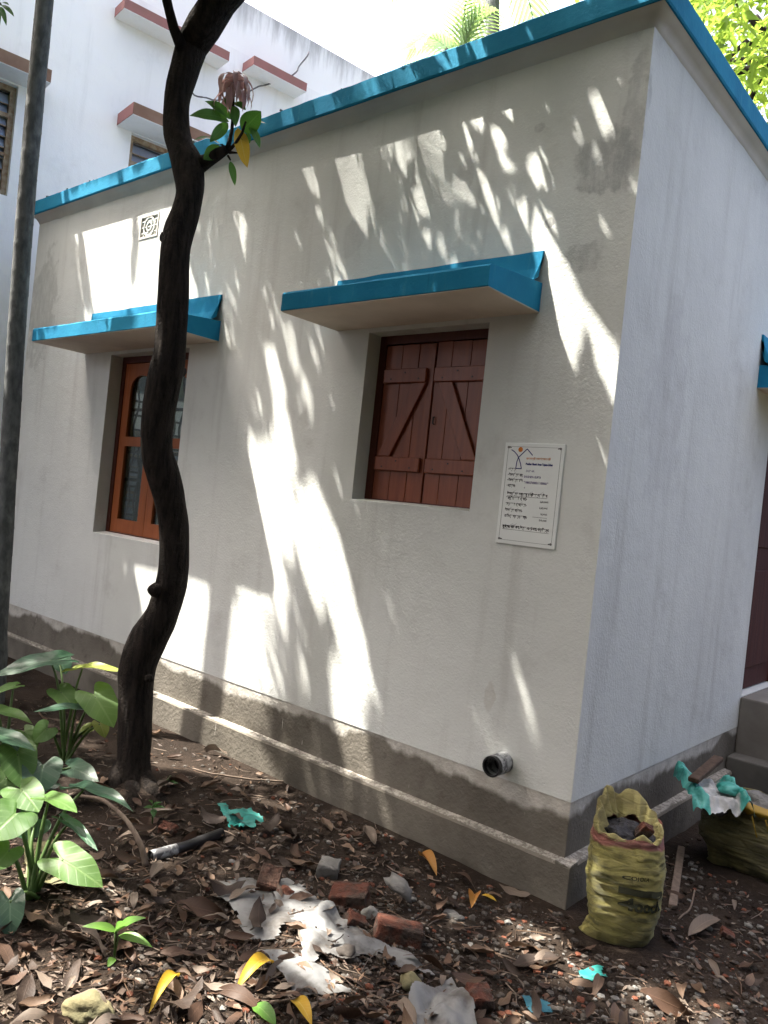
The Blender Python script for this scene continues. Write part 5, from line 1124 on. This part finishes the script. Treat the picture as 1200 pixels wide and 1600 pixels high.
# ------------------------------------------------------------------ loose things on the ground
def put(name, me, mat, px, label, cat, rot=(0, 0, 0), sink=0.33, group=None, smooth=False):
    g = GP(*px); o = link(name, me, mat, None, smooth or name == 'stone'); o.rotation_euler = rot
    Rm = o.rotation_euler.to_matrix(); zs = [(Rm @ v.co).z for v in me.vertices]; lo, hi = min(zs), max(zs)
    o.location = (g.x, g.y, gz(g.x, g.y) - lo - (hi - lo) * sink); tag(o, label, cat, group); return o
put('brick_fragment', lump((0.085, 0.12, 0.095), 1, 2, 0.16, 1), M['brickdark'], (418, 1385), 'dark wedge of broken brick standing beside the teal plastic', 'brick', (0.3, 0.2, 0.7))
put('brick_fragment', lump((0.15, 0.10, 0.075), 2, 2, 0.16, 1), M['brick'], (545, 1412), 'red brown broken brick half covered by dead leaves', 'brick', (0.2, -0.15, 0.5))
put('brick_fragment', lump((0.17, 0.105, 0.07), 3, 2, 0.14, 1), M['brick'], (622, 1468), 'flat broken red brick with a grey cement lump against it', 'brick', (-0.1, 0.15, 0.75))
put('brick_fragment', lump((0.075, 0.075, 0.085), 4, 2, 0.25, 1), M['brick'], (745, 1572), 'rounded stub of orange red brick near the crumpled white cloth', 'brick', (0.2, 0.1, 1.0))
put('brick_fragment', lump((0.05, 0.045, 0.04), 6, 2, 0.3, 1), M['brick'], (445, 1400), 'small red brick chip on the white plastic', 'brick', (0.2, 0.3, 0.2))
put('brick_fragment', lump((0.075, 0.05, 0.05), 7, 2, 0.3, 1), M['brick'], (262, 1300), 'orange brick chip in front of the black pipe', 'brick', (0.3, 0.1, 0.5))
put('brick_fragment', lump((0.075, 0.06, 0.045), 9, 2, 0.3, 1), M['brick'], (556, 1448), 'brick lump wedged under the flat broken brick', 'brick', (0.1, 0.4, 0.9))
put('brick_fragment', lump((0.05, 0.045, 0.035), 10, 2, 0.3, 1), M['brick'], (1135, 1462), 'small dark red brick chip on open soil beyond the yellow sack', 'brick', (0.1, 0.4, 0.4))
put('stone', lump((0.085, 0.08, 0.085), 11, 2, 0.2, 1), M['concrete'], (512, 1368), 'grey topped stone block behind the broken bricks', 'stone', (0.15, 0.1, 0.6))
put('stone', lump((0.13, 0.085, 0.045), 12, 3, 0.5), M['concrete'], (622, 1418), 'flat pale cement lump lying on the red brick', 'stone', (0.1, 0.5, 0.5), -0.4)
put('stone', lump((0.075, 0.07, 0.06), 13, 3, 0.3), M['mossy'], (640, 1542), 'mossy yellow grey stone beside the crumpled white cloth', 'stone', (0, 0.2, 0.4))
put('stone', lump((0.06, 0.06, 0.05), 14, 3, 0.4), M['concrete'], (578, 1432), 'pale cement crumb touching the flat broken brick', 'stone')
put('stone', lump((0.085, 0.05, 0.03), 15, 3, 0.4), M['concrete'], (708, 1430), 'low grey stone among gravel near the plinth', 'stone', (0, 0, 0.4))
put('stone', lump((0.07, 0.06, 0.05), 17, 3, 0.4), M['gravel'], (540, 1500), 'dark grey clod between dead leaves and white plastic', 'stone')
put('stone', lump((0.14, 0.10, 0.085), 16, 4, 0.35), M['mossy'], (140, 1588), 'yellowish mossy stone among brick chips under the seedling', 'stone', (0, 0.2, 0.7))
# white plastic, cloth, teal scraps
cloth('white_sheet', gnd4((300, 1375), (450, 1365), (570, 1462), (385, 1475)), M['whitesheet'], 0.022, 'wide torn white plastic sheet spread among the dead leaves', 'plastic sheet', 1, 44, gz, lift=0.006, freq=5)
cloth('white_sheet', gnd4((440, 1440), (520, 1425), (620, 1500), (480, 1530)), M['whitesheet'], 0.045, 'crumpled white plastic fold caught in a patch of sun', 'plastic sheet', 3, 44, gz, lift=0.006, freq=7)
cloth('white_sheet', gnd4((560, 1470), (610, 1480), (690, 1530), (600, 1530)), M['whitesheet'], 0.02, 'narrow strip of white plastic half buried beside the mossy stone', 'plastic sheet', 9, 30, gz, lift=0.006, freq=6)
cloth('white_cloth', gnd4((640, 1560), (705, 1530), (770, 1640), (620, 1640)), M['whitesheet'], 0.06, 'crumpled white cloth with deep folds next to the brick stub', 'cloth', 5, 44, gz, lift=0.006, freq=7)
cloth('white_sheet', gnd4((395, 1490), (470, 1500), (560, 1560), (470, 1570)), M['whitesheet'], 0.03, 'grey white plastic piece below the curled yellow leaf', 'plastic sheet', 6, 30, gz, lift=0.006, freq=6)
cloth('teal_plastic', gnd4((330, 1262), (405, 1262), (412, 1305), (352, 1300)), M['teal'], 0.022, 'torn bright teal plastic on bare soil beside the plinth', 'plastic scrap', 4, 26, gz, lift=0.008, freq=14, ragged=0.3)
cloth('teal_plastic', gnd4((905, 1518), (935, 1508), (952, 1535), (920, 1540)), M['teal'], 0.018, 'small mint green plastic scrap in the sun streak', 'plastic scrap', 7, 14, gz, lift=0.006, freq=18)
cloth('blue_plastic', gnd4((805, 1560), (850, 1562), (872, 1592), (828, 1590)), M['bluescrap'], 0.012, 'dull blue plastic scrap trodden into the soil', 'plastic scrap', 8, 16, gz, lift=0.006, freq=16)
cloth('withered_leaf', gnd4((40, 1320), (110, 1335), (168, 1395), (30, 1400)), M['tan'], 0.05, 'large withered tan leaf folded over beneath the sunlit taro', 'leaf', 11, 26, gz, lift=0.02, freq=7, ragged=0.08)
# black pipe with a smear of grey, dried curved stalk, wooden stick, twigs
p = [GP(236, 1342), GP(290, 1326), GP(346, 1306)]
for q in p: q.z = gz(q.x, q.y) + 0.022
b = MB(); c0 = p[1].copy(); b.tube([v - c0 for v in p], 0.022, 14); o = b.build('black_pipe', M['pvcblack'], None, True); o.location = c0; tag(o, 'short black plastic pipe half covered by dead leaves', 'pipe')
b = MB(); d_ = (p[1] - p[0]).normalized(); b.tube([p[0] - c0 - d_ * 0.004, p[0] - c0 + d_ * 0.12], [0.0232, 0.0228], 14, False); b.build('grey_sleeve', M['pvcgrey'], o, True)
st = [GP(118, 1248), GP(165, 1256), GP(205, 1290), GP(228, 1352)]
D1 = (st[3] - CAM).dot(CF); q = [PX(122, 1243, D1 + 0.25), PX(160, 1250, D1 + 0.18), PX(196, 1280, D1 + 0.1), PX(219, 1318, D1 + 0.03), st[3] + Vector((0, 0, gz(st[3].x, st[3].y)))]
b = MB(); b.tube([Vector(v) - q[-1] for v in spline([tuple(v) for v in q], 24)], list(np.linspace(0.006, 0.013, 24)), 8, True, 0.15); o = b.build('dry_stalk', M['old_wood'], None, True); o.location = q[-1]; tag(o, 'arching dry brown leaf stalk stuck in the litter', 'stalk')
p0, p1 = GP(1050, 1425), GP(1064, 1330); p0.z = gz(p0.x, p0.y) + 0.014; p1.z = gz(p1.x, p1.y) + 0.016
b = MB(); c0 = (p0 + p1) / 2; b.bar(p0 - c0, p1 - c0, 0.034, 0.02); o = b.build('wooden_stick', M['old_wood']); bevel(o, 0.003, 1); o.location = c0; tag(o, 'flat grey wooden stick lying between the two sacks', 'stick')
for k, (x0_, y0_, x1_, y1_, w, lab) in enumerate(((300, 1208, 470, 1222, 0.004, 'thin pale twig running along the bare soil behind teal plastic'), (405, 1365, 470, 1380, 0.003, 'short straight twig in front of the dark brick wedge'), (330, 1550, 480, 1572, 0.006, 'pale curved twig below the yellow leaf'), (940, 1420, 1010, 1434, 0.004, 'thin dark twig by the foot of the yellow sack'), (1060, 1440, 1085, 1395, 0.004, 'thin twig lying across the soil near the flat stick'))):
    a_, c_ = GP(x0_, y0_), GP(x1_, y1_); m_ = a_.lerp(c_, 0.5) + Vector((0.02, -0.02, 0)); pp = spline([tuple(v) for v in (a_, m_, c_)], 12)
    b = MB(); b.tube([Vector((v[0], v[1], gz(v[0], v[1]) + w)) - m_ for v in pp], w, 6); o = b.build('twig', M['old_wood'], None, True); o.location = m_; tag(o, lab, 'twig')

# dead leaves: three curled shapes per material, laid as single leaves; small debris as one mass
def dry_mesh(seed, mat):
    r = random.Random(seed); b = MB(); L = r.uniform(0.07, 0.20); leaf(b, (-L / 2, 0, 0), (L / 2, 0, 0), (0, 0, 1), L * r.uniform(0.26, 0.42), r.uniform(-0.2, 0.22), r.uniform(-0.6, 1.5), 7, prof_mango, r.uniform(0.03, 0.14), twist=r.uniform(-1.8, 1.8))
    zmin = min(v[2] for v in b.v); b.v = [(v[0], v[1], v[2] - zmin) for v in b.v]; me = b.mesh('dry_leaf'); me.materials.append(mat); me.polygons.foreach_set('use_smooth', [True] * len(me.polygons)); return me
dm = [dry_mesh(40 + k, M['dry%d' % (k % 5)]) for k in range(50)]
def blocked(x, y):
    if y > -0.10 and x < 0.12: return True
    if (x - 0.295) ** 2 + (y + 0.075) ** 2 < 0.19 ** 2 or (x - 0.45) ** 2 + (y - 1.15) ** 2 < 0.3 ** 2: return True
    if (x + 2.01) ** 2 + (y + 0.76) ** 2 < 0.13 ** 2 or (x > -0.02 and y > 1.95): return True
    return False
rl = random.Random(21); cnt = 0; spots = []
while cnt < 290:
    px_, py_ = rl.uniform(-10, 1210), 1060 + 560 * rl.random() ** 0.72
    g = GP(px_, py_)
    if blocked(g.x, g.y) or g.y > 1.6 or g.x < -5: continue
    dens = 0.95 if px_ < 560 and py_ > 1230 else 0.4
    if px_ > 600: dens = 0.28 if py_ < 1480 else 0.42
    if rl.random() > dens or any((g.x - a) ** 2 + (g.y - c) ** 2 < 0.045 ** 2 for a, c in spots): continue
    spots.append((g.x, g.y)); o = bpy.data.objects.new('dry_leaf', dm[rl.choice([k for k in range(50) if k % 5 != 3 or k < 6])]); COL.objects.link(o)
    o.rotation_euler = (rl.uniform(-0.35, 0.35), rl.uniform(-0.3, 0.3), rl.uniform(0, 6.28)); s = rl.uniform(0.55, 1.05); o.scale = (s, s, s)
    o.location = (g.x, g.y, gz(g.x, g.y) + rl.uniform(0.002, 0.02)); 
    look = ('tan', 'dark brown', 'pale grey brown', 'reddish brown', 'blackish brown')[int(o.data.materials[0].name[-1] in 'abcde') and 'abcde'.index(o.data.materials[0].name[-1])]
    if g.x > 0.1 and g.y > 0.15: zone = 'between the two sacks and the step'
    elif (g.x - 0.295) ** 2 + (g.y + 0.075) ** 2 < 0.3: zone = 'round the foot of the yellow sack'
    elif g.y > -0.45: zone = 'along the foot of the plinth'
    elif (g.x + 2.0) ** 2 + (g.y + 0.76) ** 2 < 0.5: zone = 'round the foot of the mango trunk'
    elif (g - GP(50, 1402)).length < 0.45: zone = 'under the large taro plant'
    elif (g - GP(470, 1450)).length < 0.42: zone = 'over the white plastic sheets'
    elif (g - GP(590, 1430)).length < 0.4: zone = 'among the broken bricks'
    else: zone = 'on open soil away from the walls'
    tag(o, '%s curled dead leaf %s' % (look, zone), 'leaf', 'dead leaves on the ground'); cnt += 1
def single_leaf(bpx, tpx, w, mat, label, sag=0.15, fold=0.5, nu=0.2, lift=0.012, twist=0.0):
    a_, c_ = GP(*bpx), GP(*tpx); a_.z = gz(a_.x, a_.y) + lift; c_.z = gz(c_.x, c_.y) + lift; b = MB(); m_ = (a_ + c_) / 2
    leaf(b, a_ - m_, c_ - m_, UPV * (1 - nu) + (CAM - m_).normalized() * nu, w, sag, fold, 10, prof_mango, 0.03, twist=twist); o = b.build('fallen_leaf', M[mat], None, True); o.location = m_; tag(o, label, 'leaf')
single_leaf((425, 1518), (366, 1560), 0.05, 'yellowleaf', 'bright yellow curled mango leaf on the brown litter', 0.3, 0.5, 0.3)
single_leaf((278, 1535), (232, 1590), 0.035, 'yellowleaf', 'narrow yellow curled leaf beside the mossy stone', 0.25, 0.9, 0.3)
single_leaf((455, 1575), (486, 1615), 0.045, 'yellowleaf', 'yellow leaf tip next to the pale curved twig', 0.2, 0.5, 0.3)
single_leaf((395, 1580), (430, 1612), 0.05, 'seedling', 'fallen green leaf beside the pale curved twig', 0.1, 0.3, 0.3)
single_leaf((655, 1338), (682, 1370), 0.05, 'orangeleaf', 'orange brown rolled leaf close to the plinth', 0.1, 1.4, 0.2)
single_leaf((742, 1398), (736, 1422), 0.05, 'orangeleaf', 'cupped orange leaf on gravel by the plinth', 0.15, 0.9, 0.3)
single_leaf((752, 1398), (776, 1410), 0.02, 'yellowleaf', 'thin yellow leaf sliver on gravel by the plinth', 0.1, 0.4, 0.2)
single_leaf((1075, 1465), (1125, 1440), 0.06, 'dry2', 'wide pale dead leaf with lobed edges beyond the yellow sack', 0.1, 0.4, 0.3)
# fine litter and gravel, one mass each
def mass(name, mats, count, maker, where, kindlabel):
    V = []; F = []; U = []; MI = []; nv = 0
    for k in range(count):
        x, y = where(); 
        if blocked(x, y): continue
        vs, fs, mi = maker(x, y); V += vs; F += [tuple(i + nv for i in f) for f in fs]; MI += [mi] * len(fs); nv += len(vs)
    me = bpy.data.meshes.new(name); me.from_pydata(V, [], F)
    for m_ in mats: me.materials.append(m_)
    me.polygons.foreach_set('material_index', MI); me.update(); o = bpy.data.objects.new(name, me); COL.objects.link(o); tag(o, kindlabel, name.split('_')[-1], None, 'stuff'); return o
def w_litter():
    while True:
        px_, py_ = rl.uniform(-60, 1260), 1050 + 600 * rl.random() ** 0.8; g = GP(px_, py_)
        if rl.random() < (0.95 if px_ < 620 else 0.35) and g.y < 1.7 and g.x > -5.6: return g.x, g.y
def mk_litter(x, y):
    if rl.random() < 0.13:                                                          # bits of twig
        L = rl.uniform(0.03, 0.14); a = rl.uniform(0, 6.28); w = rl.uniform(0.0008, 0.0022); z = gz(x, y) + 0.003 + rl.uniform(0, 0.008); ca, sa = math.cos(a), math.sin(a); k = rl.uniform(-0.15, 0.15) * L
        pts = [(-L / 2, 0), (0, k), (L / 2, 0)]; vs = []
        for u, v in pts:
            for du, dz in ((-1, 0), (1, 0), (0, 1.7)): vs.append((x + ca * u - sa * (v + du * w), y + sa * u + ca * (v + du * w), z + dz * w))
        return vs, [(i * 3 + m, i * 3 + (m + 1) % 3, i * 3 + 3 + (m + 1) % 3, i * 3 + 3 + m) for i in (0, 1) for m in range(3)], rl.choice([0, 2, 2, 4])
    L = 0.008 + 0.05 * rl.random() ** 1.6; w = L * rl.uniform(0.15, 0.5); a = rl.uniform(0, 6.28); z = gz(x, y) + rl.uniform(0.001, 0.012); t1, t2 = rl.uniform(-0.5, 0.5), rl.uniform(-0.4, 0.4); ca, sa = math.cos(a), math.sin(a); h = rl.uniform(-0.3, 0.6) * w
    def q(u, v, dz): return (x + ca * u - sa * v, y + sa * u + ca * v, z + max(-0.004, dz + u * t1 * 0.5 + v * t2))
    return [q(-L / 2, 0, 0), q(0, -w / 2, h), q(0, 0, 0), q(0, w / 2, h), q(L / 2, 0, 0)], [(0, 1, 2), (0, 2, 3), (1, 4, 2), (2, 4, 3)], rl.choice([0, 0, 1, 1, 2, 2, 3, 4, 4, 4])
mass('leaf_litter', [M['dry%d' % k] for k in range(5)], 7000, mk_litter, w_litter, 'crumbled brown leaf litter covering the soil')
ico = bmesh.new(); bmesh.ops.create_icosphere(ico, subdivisions=1, radius=1.0); IV = [v.co.copy() for v in ico.verts]; ico.verts.index_update(); IF = [tuple(v.index for v in f.verts) for f in ico.faces]; ico.free()
def w_gravel():
    while True:
        px_, py_ = rl.uniform(150, 1260), 1150 + 500 * rl.random() ** 0.9; g = GP(px_, py_)
        k = math.exp(-((px_ - 760) / 260) ** 2) + 0.3
        if px_ > 1000: k = 0.8
        if rl.random() < k and g.y < 1.7 and g.x > -5.6: return g.x, g.y
def mk_stone(x, y):
    s = 0.002 + 0.012 * rl.random() ** 4; z = gz(x, y) + s * 0.3; k = rl.uniform(0, 99)
    vs = []
    for v in IV:
        f = 1 + 0.45 * noise.noise(v * 1.7 + Vector((k, 0, 0))); vs.append((x + v.x * s * f * 1.25, y + v.y * s * f, z + v.z * s * f * 0.7))
    return vs, IF, rl.choice([0, 0, 0, 0, 0, 1, 2, 3, 3, 3])
mass('gravel', [M['gravel'], M['concrete'], M['redchip'], M['soil']], 12000, mk_stone, w_gravel, 'small grey gravel and brick chips pressed into the soil')
